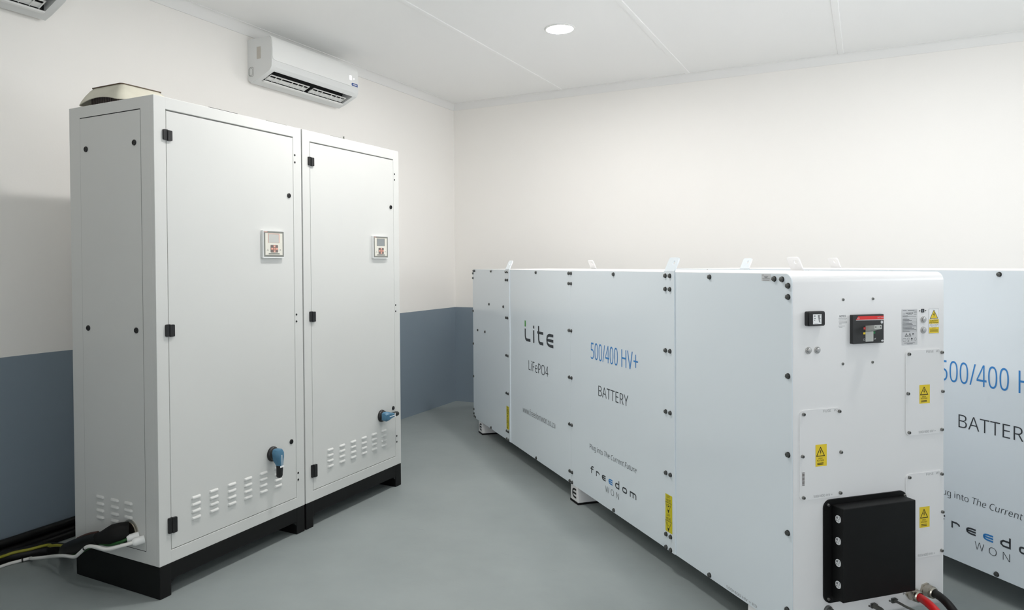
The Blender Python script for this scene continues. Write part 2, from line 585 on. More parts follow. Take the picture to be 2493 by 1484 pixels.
def hinge_part(mp, u0, u1, v0, v1, parent):
    b = MB()
    um = (u0 + u1) / 2
    b.prism(mp, rrect(u0, um - 0.0005, v0 + 0.002, v1, 0.004, 3, (0, 1, 1, 0)), 0, 0.008)
    b.prism(mp, rrect(um + 0.0005, u1, v0, v1 - 0.002, 0.004, 3, (1, 0, 0, 1)), 0, 0.009)
    b.tube([mp(um, v0 + 0.003, 0.008), mp(um, v1 - 0.003, 0.008)], 0.0045, n=10, sub=1)
    return b.build('hinge', M_BLACK, parent)

def controller(mp, u0, u1, v0, v1, parent, lcd):
    b = MB()
    b.prism(mp, rrect(u0, u1, v0, v1, 0.004), 0, 0.013, 0)
    panel = b.build('control_panel', M_PLASTG, parent)
    du, dv = u1 - u0, v1 - v0
    U = lambda t: u0 + du * t
    V = lambda t: v0 + dv * t
    f = MB()
    o, i_ = [(0.035, 0.05), (0.98, 0.05), (0.98, 0.97), (0.03, 0.97)], [(0.10, 0.115), (0.915, 0.115), (0.915, 0.905), (0.10, 0.905)]
    vs = [mp(U(a), V(c), 0.0136) for a, c in o] + [mp(U(a), V(c), 0.0136) for a, c in i_]
    f.add(vs, [(k, (k + 1) % 4, 4 + (k + 1) % 4, 4 + k) for k in range(4)])
    f.rectp(mp, U(0.04), U(0.2), V(0.925), V(0.955), 0.0140, 1)
    f.text(mp, 'ABB', U(0.05), U(0.17), V(0.93), dv * 0.02, 0.0143, 2)
    f.build('panel_frame', [M_GREY, M_ORANGE, M_WHITEP], panel)
    MB().poly(mp, [(U(a), V(c)) for a, c in i_], 0.0134).build('panel_face', M_CREAM, panel)
    s = MB()
    s.rectp(mp, U(0.235), U(0.765), V(0.555), V(0.885), 0.0138, 0)
    s.rectp(mp, U(0.25), U(0.735), V(0.56), V(0.87), 0.0142, 1)
    s.build('screen', [M_ORANGE if lcd is M_LCD else M_KEYDK, lcd], panel)
    k = MB()
    k.prism(mp, rrect(U(0.345), U(0.69), V(0.205), V(0.475), 0.003, 3), 0.0134, 0.0146, 0)
    cx, cy = 0.517, 0.34
    for a, c in ((0, 0.092), (0, -0.092), (0.115, 0), (-0.115, 0), (0, 0)):
        k.prism(mp, rrect(U(cx + a - 0.048), U(cx + a + 0.048), V(cy + c - 0.038), V(cy + c + 0.038), 0.002, 3), 0.0146, 0.0154, 1)
    for a, c, d in ((0, 0.092, 1), (0, -0.092, -1)):
        k.poly(mp, [(U(cx - 0.018), V(cy + c - 0.012 * d)), (U(cx + 0.018), V(cy + c - 0.012 * d)), (U(cx), V(cy + c + 0.016 * d))], 0.0157, 2)
    for a, d in ((0.115, 1), (-0.115, -1)):
        k.poly(mp, [(U(cx + a - 0.014 * d), V(cy - 0.014)), (U(cx + a - 0.014 * d), V(cy + 0.014)), (U(cx + a + 0.018 * d), V(cy))], 0.0157, 2)
    k.build('keypad', [M_KEYDK, M_ORANGE, M_WHITEP], panel)
    g = MB()
    g.rectp(mp, U(0.25), U(0.77), V(0.135), V(0.18), 0.0138)
    g.poly(mp, ell(U(0.80), V(0.30), du * 0.022, du * 0.022, 12), 0.0138)
    g.poly(mp, ell(U(0.73), V(0.30), du * 0.008, du * 0.008, 8), 0.0138)
    g.poly(mp, ell(U(0.88), V(0.30), du * 0.008, du * 0.008, 8), 0.0138)
    g.ribbon(mp, [(U(0.17), V(0.265)), (U(0.25), V(0.265)), (U(0.21), V(0.33))], 0.0012, 0.0138, closed=True)
    g.build('legend_strip', M_GREY, panel)
    return panel

def rotary_handle(mp, cu, cv, ang, parent, length=0.105):
    # pistol grip handle: black base, blue hub swelling into a grip that points along ang (0 = right, -90 = down)
    ca, sa = cos(R(ang)), sin(R(ang))
    q = lambda l, t, o=0.0: mp(cu + l * ca - t * sa, cv + l * sa + t * ca, o)
    base = MB()
    base.lathe(mp, cu, cv, [(0.037, 0), (0.037, 0.006), (0.034, 0.012), (0.031, 0.014), (0.031, 0.022), (0.028, 0.026)], n=32)
    base.poly(mp, ell(cu, cv + 0.0335, 0.003, 0.0015, 8), 0.0125)
    hb = base.build('handle_base', M_BLACK, parent)
    # grip sections: (l, half width, out low, out high)
    secs = [(-0.029, 0.010, 0.024, 0.046), (-0.026, 0.020, 0.022, 0.056), (-0.012, 0.0285, 0.020, 0.062), (0.010, 0.027, 0.020, 0.063), (0.032, 0.0185, 0.026, 0.063), (0.052, 0.0135, 0.036, 0.063)]
    def loft(b, secs, m=0):
        vs, fs = [], []
        for l, w, o0, o1 in secs:
            om = o1 - 0.35 * (o1 - o0)
            ring = [(-w * 0.55, o1), (-w * 0.9, om + 0.3 * (o1 - om)), (-w, om), (-w * 0.95, o0), (w * 0.95, o0), (w, om), (w * 0.9, om + 0.3 * (o1 - om)), (w * 0.55, o1)]
            vs += [q(l, t, o) for t, o in ring]
        k = 8
        for j in range(len(secs) - 1):
            for i in range(k):
                fs.append((j * k + i, j * k + (i + 1) % k, (j + 1) * k + (i + 1) % k, (j + 1) * k + i))
        fs.append(tuple(range(k))[::-1]); fs.append(tuple(range((len(secs) - 1) * k, len(secs) * k)))
        b.add(vs, fs, m)
    b = MB(); loft(b, secs)
    grip = b.build('handle_grip', M_BLUEH, parent)
    w = MB()
    w.poly(lambda l, t, o: q(l, t, o), [(-0.002, -0.0024), (0.052, -0.0018), (0.052, 0.0018), (-0.002, 0.0024)], 0.0636)
    w.poly(lambda l, t, o: q(l, t, o), [(0.051, -0.0135), (0.060, -0.0135), (0.060, 0.0135), (0.051, 0.0135)], 0.0640)
    w.build('position_mark', M_WHITEP, grip)
    e = MB(); loft(e, [(0.052, 0.0140, 0.037, 0.0632), (0.075, 0.0138, 0.038, 0.062), (0.100, 0.0135, 0.037, 0.060), (length, 0.0125, 0.036, 0.058), (length + 0.007, 0.0085, 0.038, 0.055)])
    e.build('handle_tip', M_BLACK, grip)

def cabinet(label, loc, y0, y1, door, hinges, locks, panel, handle, holes, cols, mark):
    # local frame: x from the back of the cabinet to its face, y along the wall, z up; y values are given from loc
    t = thing('electrical_cabinet', label, 'cabinet', loc)
    f = FM(DEP)
    d0, d1, e0, e1 = door
    b = MB()
    D = 0.022
    b.bbox(0, DEP - D, y0, y1, ZP, ZT, 0.002)                       # carcass behind the door
    b.bbox(DEP - D - 0.002, DEP, y0, d0, ZP, ZT, 0.002)             # frame stiles and rails
    b.bbox(DEP - D - 0.002, DEP, d1, y1, ZP, ZT, 0.002)
    b.bbox(DEP - D - 0.002, DEP, d0 - 0.003, d1 + 0.003, e1, ZT, 0.002)
    b.bbox(DEP - D - 0.002, DEP, d0 - 0.003, d1 + 0.003, ZP, e0, 0.002)
    b.build('carcass', M_CAB, t, smooth=18)
    dm = MB()
    dm.bbox(DEP - 0.018, DEP - 0.0005, d0 + 0.0028, d1 - 0.002, e0 + 0.0028, e1 - 0.0065, 0.0015)
    for (c0, c1) in cols:
        for k in range(4):
            vt = 0.388 - 0.0298 * k
            louvre(dm, FM(DEP - 0.0005), c0, c1, vt - 0.0125, vt)
    dr = dm.build('door', M_CAB, t, smooth=18)
    for (h0, h1) in hinges:
        hinge_part(f, d0 - 0.017, d0 + 0.026, h0, h1, t)
    for (u, v) in locks:
        lock_part(f, u, v, dr)
    controller(f, *panel[:4], dr, panel[4])
    rotary_handle(f, *handle, dr)
    for (u, v) in holes:
        MB().lathe(f, u, v, [(0.0055, 0), (0.0055, 0.0015), (0.004, 0.0022)], n=12).build('hole_plug', M_BLACK, t)
    # plinth: side boards to the floor, front rail with a foot at each end
    p = MB()
    p.bbox(0.002, 0.03, y0 + 0.002, y1 - 0.002, 0.0, ZP, 0.003)
    for (a, c) in ((y0 + 0.001, y0 + 0.058), (y1 - 0.062, y1 - 0.002)):
        p.bbox(0.02, DEP, a, c, 0.0, ZP, 0.003)
    p.bbox(DEP - 0.03, DEP - 0.001, y0 + 0.05, y1 - 0.05, 0.066, ZP, 0.003)
    for (a, s) in ((y0 + 0.056, 1), (y1 - 0.060, -1)):               # small gussets at the feet
        p.prism(lambda u, v, o: (o, u, v), [(a, 0.07), (a, 0.045), (a + 0.03 * s, 0.07)], DEP - 0.028, DEP - 0.003)
    p.build('plinth', M_PLINTH, t, smooth=18)
    return t

CY0 = -4.4142
LOC_A = (0.5263, CY0, 0)
def ly(y): return y - CY0
cabA = cabinet('grey cabinet with pointed-down blue handle, nearest the camera, vent cowl on top', LOC_A, 0.0, -3.5185 - CY0,
    (ly(-4.3545), ly(-3.579), 0.192, 2.064), [(1.932, 1.978), (1.101, 1.154), (0.264, 0.332)],
    [(ly(-3.614), 1.758), (ly(-3.616), 0.493)], (ly(-3.812), ly(-3.666), 1.437, 1.574, M_LCD), (ly(-3.752), 0.462, -90),
    [(ly(-3.5675), z) for z in (1.971, 1.934, 1.145, 1.109, 0.319, 0.284)],
    [(ly(a), ly(a) + 0.053) for a in (-4.248, -4.148, -4.042, -3.941, -3.840, -3.738)], True)
LOC_B = (0.5263, -3.5095, 0)
lb = lambda y: y + 3.5095
cabB = cabinet('grey cabinet with sideways blue handle, farther one beside its twin', LOC_B, 0.0, -2.6156 + 3.5095,
    (lb(-3.4515), lb(-2.675), 0.193, 2.059), [(1.929, 1.976), (1.098, 1.154), (0.265, 0.334)],
    [(lb(-2.707), 1.758), (lb(-2.700), 0.503)], (lb(-2.910), lb(-2.757), 1.438, 1.575, M_LCD2), (lb(-2.826), 0.478, 0),
    [(lb(-2.6625), z) for z in (1.968, 1.932, 1.146, 1.107, 0.320, 0.283)],
    [(lb(a), lb(a) + 0.052) for a in (-3.333, -3.230, -3.129, -3.026, -2.925, -2.825)], False)

# side access panel of the near cabinet (a separate sheet standing in a shallow reveal) with louvres and locks
s0 = SM(0.0)
X = lambda x: x - 0.5263
sp = MB()
sp.prism(s0, rrect(X(0.606), X(1.0115), 0.193, 2.061, 0.002, 2), -0.002, 0.0012)
for a in (0.685, 0.785, 0.876):
    for k in range(4):
        vt = 0.388 - 0.0300 * k
        louvre(sp, SM(-0.0012), X(a), X(a) + 0.053, vt - 0.0125, vt)
side = sp.build('side_panel', M_CAB, cabA)
gp = MB()
gp.rectp(s0, X(0.6045), X(1.013), 0.190, 0.1925, 0.0004, 0).rectp(s0, X(0.6045), X(1.013), 2.0615, 2.0655, 0.0004, 0)
gp.rectp(s0, X(0.6040), X(0.6055), 0.1925, 2.0615, 0.0004, 1).rectp(s0, X(1.0120), X(1.0140), 0.1925, 2.0615, 0.0004, 1)
gp.build('panel_gap', [M_DARK, M_GAPL], cabA)
for (u, v) in ((0.648, 1.923), (0.974, 1.925), (0.646, 1.128), (0.971, 1.129)):
    lock_part(SM(-0.0012), X(u), v, side)

# roof vent cowl of the near cabinet: a flared, arched hood over a slatted collar
def cowl(parent, cx, cy, z0):
    b = MB()
    h = 0.105
    b.box(cx - h, cx + h, cy - h, cy + h, z0, z0 + 0.070)
    for k in range(17):
        x = -h + 0.008 + k * (2 * h - 0.016) / 16
        b.box(cx + x - 0.002, cx + x + 0.002, cy - h - 0.005, cy - h, z0, z0 + 0.070, 1)
        b.box(cx + h, cx + h + 0.005, cy + x - 0.002, cy + x + 0.002, z0, z0 + 0.070, 1)
    b.build('vent_grille', [M_DARK, M_KEYDK], parent)
    def ring(half, rad, n=6):
        return rrect(-half, half, -half, half, rad, n)
    def densify(pts, m=64):
        L = [0.0]
        P = pts + [pts[0]]
        for a, c in zip(P[:-1], P[1:]):
            L.append(L[-1] + math.hypot(c[0] - a[0], c[1] - a[1]))
        out = []
        k = 0
        for i in range(m):
            t = L[-1] * i / m
            while L[k + 1] < t:
                k += 1
            f = (t - L[k]) / max(L[k + 1] - L[k], 1e-9)
            out.append((P[k][0] + f * (P[k + 1][0] - P[k][0]), P[k][1] + f * (P[k + 1][1] - P[k][1])))
        return out
    rows = [(0.102, 0.014, 0.0905, 0.0), (0.114, 0.020, 0.078, 0.0), (0.130, 0.026, 0.054, 0.2), (0.143, 0.030, 0.030, 0.6), (0.150, 0.032, 0.012, 1.0)]
    m = 72
    vs, fs = [], []
    for side_ in (0, 1):
        for half, rad, z, wgt in rows:
            half -= 0.003 * side_
            for (u, v) in densify(ring(half, rad), m):
                t = min(abs(u), abs(v)) / half                    # 0 in the middle of a side, 1 at a corner
                arch = 0.020 * wgt * max(0.0, 1 - (t / 0.85) ** 2)
                vs.append((cx + u, cy + v, z0 + z + arch - 0.001 * side_))
    R_ = len(rows)
    off = R_ * m
    for r in range(R_ - 1):
        for i in range(m):
            a, c = r * m + i, r * m + (i + 1) % m
            fs.append((a, c, c + m, a + m))
            fs.append((off + a, off + a + m, off + c + m, off + c))
    for i in range(m):
        a, c = (R_ - 1) * m + i, (R_ - 1) * m + (i + 1) % m
        fs.append((a, c, off + c, off + a))
    fs.append(tuple(range(m)))
    fs.append(tuple(range(off, off + m))[::-1])
    hood = MB().add(vs, fs).build('vent_hood', M_COWL, parent)
    MB().prism(lambda u, v, o: (cx + u, cy + v, z0 + o), ring(0.107, 0.016), 0.0905, 0.0935).build('hood_lid', M_COWLE, hood)
    return hood
cowl(cabA, X(0.715), 0.158, ZT)
def roof_strip(parent, y0, y1, m=M_DARK, tick=False):
    b = MB()
    b.box(DEP - 0.10, DEP - 0.02, y0, y1, ZT, ZT + 0.007)
    if tick:
        b.box(DEP - 0.03, DEP - 0.022, y1 - 0.008, y1 - 0.003, ZT, ZT + 0.02)
    b.build('roof_strip', m, parent)
roof_strip(cabA, ly(-4.105), ly(-3.935))
roof_strip(cabA, ly(-3.745), ly(-3.60), M_GREY)
roof_strip(cabB, lb(-3.25), lb(-3.125), M_GREY, True)

# cable entries on the side of the near cabinet
g = MB()
g.lathe(s0, X(0.915), 0.262, [(0.050, 0), (0.050, 0.006), (0.043, 0.008), (0.043, 0.012)], n=28)
g.build('cable_entry_ring', M_BRASS, cabA)
g = MB()
g.tube([(X(0.915), -0.010, 0.262), (X(0.895), -0.035, 0.262), (X(0.866), -0.055, 0.255), (X(0.835), -0.068, 0.246), (X(0.800), -0.074, 0.236)], 0.04, n=18,
       rfun=lambda t: 0.044 if t < 0.45 else 0.044 - 0.018 * min(1, (t - 0.45) / 0.4))
g.build('cable_boot', M_RUBBER, cabA)
for (x, z) in ((0.966, 0.252), (1.001, 0.243)):
    g = MB()
    A = Vector((X(x), 0.0, z)); Bv = Vector((X(x) - 0.022, -0.042, z - 0.006))
    g.tube([A, A.lerp(Bv, 0.5), Bv], 0.016, n=16, sub=4, rfun=lambda t: 0.017 if t < 0.75 else 0.017 - 0.006 * (t - 0.75) / 0.25)
    g.build('cable_gland', M_PLAST, cabA)

# ------------------------------------------------------------------ cables beside the near cabinet
b = MB()
WC = [(0.983, -4.452, 0.2385), (0.967, -4.490, 0.236), (0.907, -4.522, 0.220), (0.845, -4.530, 0.222), (0.790, -4.532, 0.213), (0.732, -4.528, 0.174), (0.682, -4.520, 0.146), (0.582, -4.505, 0.127), (0.470, -4.48, 0.095),
      (0.373, -4.45, 0.063), (0.249, -4.45, 0.032), (0.192, -4.425, 0.014), (0.158, -4.472, 0.0075), (0.150, -4.523, 0.0075), (0.155, -4.75, 0.0075), (0.15, -5.6, 0.0075)]
b.tube(WC, 0.0075, n=10)
wc = tag(b.build('white_cable', M_WCAB), 'thin white cable curving from the near cabinet down onto the floor', 'cable')
def cable_tie(parent, p, d, r):
    d = Vector(d).normalized()
    p = Vector(p)
    MB().tube([p - d * 0.003, p + d * 0.003], r, n=12, sub=1).build('cable_tie', M_BLACK, parent)
cable_tie(wc, (0.775, -4.532, 0.204), (0.058, -0.004, 0.035), 0.0092)
cable_tie(wc, (0.173, -4.450, 0.0095), (0.034, 0.047, 0.006), 0.0092)
b = MB()
GC = [(0.946, -4.455, 0.247), (0.927, -4.480, 0.237), (0.874, -4.490, 0.222), (0.805, -4.490, 0.214), (0.726, -4.490, 0.178), (0.654, -4.485, 0.140), (0.601, -4.485, 0.127), (0.56, -4.485, 0.130), (0.531, -4.480, 0.138)]
b.tube(GC, 0.0065, n=10, m=0)
GY = [(0.531, -4.48, 0.138), (0.508, -4.46, 0.140), (0.433, -4.44, 0.124), (0.337, -4.42, 0.097), (0.255, -4.365, 0.068), (0.215, -4.370, 0.060), (0.185, -4.425, 0.055), (0.150, -4.480, 0.052), (0.135, -4.545, 0.048), (0.12, -4.8, 0.0655), (0.12, -5.6, 0.0655)]
b.tube(GY, 0.0065, n=10, m=1)
tag(b.build('earth_cable', [M_GCAB, M_GYCAB]), 'green and yellow earth cable looping below the black boot', 'cable')
b = MB()
BU = [(0.806, -4.488, 0.2365), (0.735, -4.492, 0.214), (0.64, -4.487, 0.174), (0.56, -4.470, 0.140), (0.48, -4.43, 0.105), (0.38, -4.36, 0.060), (0.28, -4.32, 0.034), (0.20, -4.335, 0.030), (0.165, -4.39, 0.030), (0.128, -4.45, 0.030), (0.108, -4.51, 0.030), (0.10, -4.7, 0.030), (0.10, -5.6, 0.030)]
b.tube(BU, 0.030, n=16, rfun=lambda t: 0.026 + 0.004 * min(1, t * 6))
bu = tag(b.build('power_cable', M_BCAB), 'thick black power cable bending from the boot on the near cabinet', 'cable')
b = MB()
b.tube([(0.80, -4.488, 0.262), (0.735, -4.492, 0.243), (0.66, -4.490, 0.211)], 0.006, n=8)
b.build('brown_tape', M_BRCAB, bu)
for k, (x, z, r) in enumerate(((0.026, 0.024, 0.024), (0.028, 0.068, 0.020), (0.067, 0.017, 0.017))):
    b = MB()
    b.tube([(x + 0.006, -5.8, z), (x, -5.0, z), (x + 0.004, -4.4, z), (x, -3.9, z), (x + 0.003, -3.3, z), (x, -2.72, z)], r, n=12)
    tag(b.build('wall_cable', M_BCAB), 'black cable running along the foot of the left wall', 'cable', 'black cables along the left wall')

# ------------------------------------------------------------------ air conditioners
def air_conditioner(label, loc, group):
    t = thing('air_conditioner', label, 'air conditioner', loc, 0, group)
    L = 0.935
    # local: x out of the wall, y along it, z up from the underside
    under = [(0.0, 0.045), (0.006, 0.020), (0.03, 0.0)]
    lo, hi = (0.086, 0.018), (0.198, 0.066)
    front = [(0.206, 0.074), (0.217, 0.092), (0.2195, 0.12), (0.2195, 0.20), (0.217, 0.255), (0.209, 0.283), (0.196, 0.293), (0.02, 0.295), (0.0, 0.290)]
    full = under + [lo, hi] + front
    notch = under + [lo, (0.088, 0.070), (0.115, 0.125), (0.165, 0.130), (0.196, 0.095), hi] + front
    mp = lambda u, v, o: (u, o, v)
    b = MB()
    e = 0.042
    b.prism(mp, full, 0.0, e)
    b.prism(mp, full, L - e, L)
    # middle length with the outlet cut in
    n = len(notch)
    vs = [mp(u, v, e) for u, v in notch] + [mp(u, v, L - e) for u, v in notch]
    for i in range(n):
        fs = [(i, (i + 1) % n, n + (i + 1) % n, n + i)]
        b.add([vs[j] for j in fs[0]], [(0, 1, 2, 3)], 1 if 3 <= i <= 7 else 0)
    body = b.build('housing', [M_PLASTG, M_DARK], t, fix=True)
    # front cover panel with a rounded lower corner
    fp = MB()
    rows = [(0.2205, 0.135), (0.2215, 0.20), (0.219, 0.255), (0.2115, 0.284), (0.200, 0.2965)]
    ys = [0.004, 0.010, 0.03, L - 0.03, L - 0.010, L - 0.004]
    vs, fs = [], []
    for k, (x, z) in enumerate(rows):
        for y in ys:
            zz = z
            if k == 0:
                ed = min(y, L - y)
                zz = z + (0.024 if ed < 0.006 else 0.006 if ed < 0.02 else 0)
            vs.append((x + 0.003, y, zz))
    m = len(ys)
    nv = len(vs)
    vs += [(x - 0.006, y, z) for x, y, z in vs]
    for k in range(len(rows) - 1):
        for j in range(m - 1):
            a = k * m + j
            fs.append((a, a + 1, a + m + 1, a + m))
    rim = [j for j in range(m)] + [k * m + m - 1 for k in range(1, len(rows))] + [(len(rows) - 1) * m + j for j in range(m - 2, -1, -1)] + [k * m for k in range(len(rows) - 2, 0, -1)]
    for i in range(len(rim)):
        a, c = rim[i], rim[(i + 1) % len(rim)]
        fs.append((a, c, nv + c, nv + a))
    fp.add(vs, fs)
    panel = fp.build('front_panel', M_PLAST, t)
    # lower air flap and the two ribbed vanes
    fl = MB()
    fl.prism(mp, [(0.084, 0.018), (0.088, 0.010), (0.102, 0.014), (0.106, 0.020), (0.100, 0.024)], e + 0.004, L - e - 0.004)
    fl.build('air_flap', M_PLAST, t)
    q = lambda s_, z: (lo[0] + s_ * (hi[0] - lo[0]) - z * 0.39, lo[1] + s_ * (hi[1] - lo[1]) + z * 0.92)
    for (a, c) in ((e + 0.016, L / 2 - 0.022), (L / 2 + 0.022, L - e - 0.030)):
        v = MB()
        def bar(y0, y1, s0, s1, z0=0.002, th=0.004):
            v.prism(mp, [q(s0, z0), q(s1, z0), q(s1, z0 + th), q(s0, z0 + th)], y0, y1)
        bar(a, c, 0.60, 0.66)
        bar(a, c, 0.14, 0.42, 0.006)
        ln = c - a
        for k in (0.0, 0.15, 0.29, 0.57, 0.72, 0.86, 0.985):
            bar(a + ln * k, a + ln * k + 0.005, 0.14, 0.66)
        v.build('air_vane', M_PLAST, t)
    # end cap details: pipe knock-out and type label
    d = MB()
    dm = lambda u, v, o=0.0: (u, -o, v)
    d.prism(dm, rrect(0.086, 0.122, 0.155, 0.235, 0.002, 2), 0.0, 0.0012)
    d.build('type_label', M_TYPEL, t)
    d = MB()
    d.ribbon(dm, rrect(0.018, 0.052, 0.045, 0.105, 0.008, 3), 0.003, 0.0008, closed=True)
    d.ribbon(dm, rrect(0.010, 0.045, 0.052, 0.098, 0.008, 3), 0.002, 0.0008, closed=True)
    d.build('pipe_knockout', M_GREY, t)
    fm = FM(0.2240)
    d = MB()
    d.prism(fm, rrect(0.822, 0.850, 0.182, 0.212, 0.004, 3), 0, 0.0012)
    d.build('display_light', M_LED, panel)
    MB().prism(fm, ell(0.877, 0.196, 0.004, 0.005, 10), 0, 0.0012).build('indicator_light', M_LED, panel)
    d = MB()
    d.prism(fm, rrect(0.848, 0.922, 0.118 + 0.022, 0.143 + 0.019, 0.010, 4, (0, 1, 1, 0)), -0.001, 0.0012)
    for k, (u0, u1) in enumerate(((0.862, 0.868), (0.872, 0.880), (0.883, 0.889), (0.892, 0.900), (0.903, 0.909))):
        d.rectp(fm, u0, u1, 0.147, 0.155, 0.0016, 1)
    d.build('badge', [M_BADGE, M_WHITEP], panel)
    return t
ac = air_conditioner('white wall-mounted air conditioner above the two cabinets, whole unit in view', (0.0, -2.81, 2.638), 'wall air conditioners')
ac2 = copy_tree(ac)
ac2.location = (0.0, -5.148, 2.652)
tag(ac2, 'white air conditioner cut off at the top left corner of the photo')

# ------------------------------------------------------------------ batteries
BL, BW, BT, BB = 3.8101, 0.6869, 1.3582, 0.100
ANG = 45.328
def bolt(mp, u, v, parent, r=0.0088, m=None, n=6, rot=0.2):
    b = MB()
    b.lathe(mp, u, v, [(r * 1.18, 0), (r * 1.18, 0.0016)], n=16, m=1)
    b.prism(mp, [(u + r * cos(rot + 2 * pi * i / 6), v + r * sin(rot + 2 * pi * i / 6)) for i in range(6)], 0.0016, 0.0075, taper=1.0)
    b.lathe(mp, u, v, [(r * 0.8, 0.0075), (r * 0.55, 0.0086)], n=12)
    return b.build('bolt', [m or M_DSTEEL, M_WASH], parent)
def cap_screw(mp, u, v, parent, r=0.0060, h=0.0065, m=None, name='screw'):
    b = MB()
    b.lathe(mp, u, v, [(r, 0), (r, h * 0.8), (r * 0.85, h), (r * 0.5, h), (r * 0.45, h * 0.45)], n=14)
    return b.build(name, m or M_STEEL, parent)

def e_mark(b, mp, u0, u1, v0, v1, w, m=0, o=0.0008):
    # open-armed E with a round back
    du, dv = u1 - u0, v1 - v0
    h = w / 2
    P = lambda a, c: (u0 + h + a * (du - h), v0 + h + c * (dv - w))
    arc = [P(1, 1), P(0.45, 1), P(0.2, 0.93), P(0.05, 0.78), P(0, 0.5), P(0.05, 0.22), P(0.2, 0.07), P(0.45, 0), P(1, 0)]
    b.ribbon(mp, arc, w, o, m)
    b.ribbon(mp, [P(0.02, 0.5), P(1, 0.5)], w, o, m)

def warning_triangle(b, mp, cu, v0, w, h, o, mfill, mline, lw):
    if mfill is not None:
        b.poly(mp, [(cu - w / 2, v0), (cu + w / 2, v0), (cu, v0 + h)], o, mfill)
    b.ribbon(mp, [(cu - w / 2, v0), (cu + w / 2, v0), (cu, v0 + h)], lw, o + 0.0002, mline, closed=True)
    b.poly(mp, [(cu + 0.02 * w, v0 + 0.72 * h), (cu - 0.10 * w, v0 + 0.40 * h), (cu - 0.005 * w, v0 + 0.42 * h), (cu - 0.02 * w, v0 + 0.14 * h), (cu + 0.10 * w, v0 + 0.50 * h), (cu + 0.015 * w, v0 + 0.48 * h), (cu + 0.09 * w, v0 + 0.72 * h)], o + 0.0002, mline)

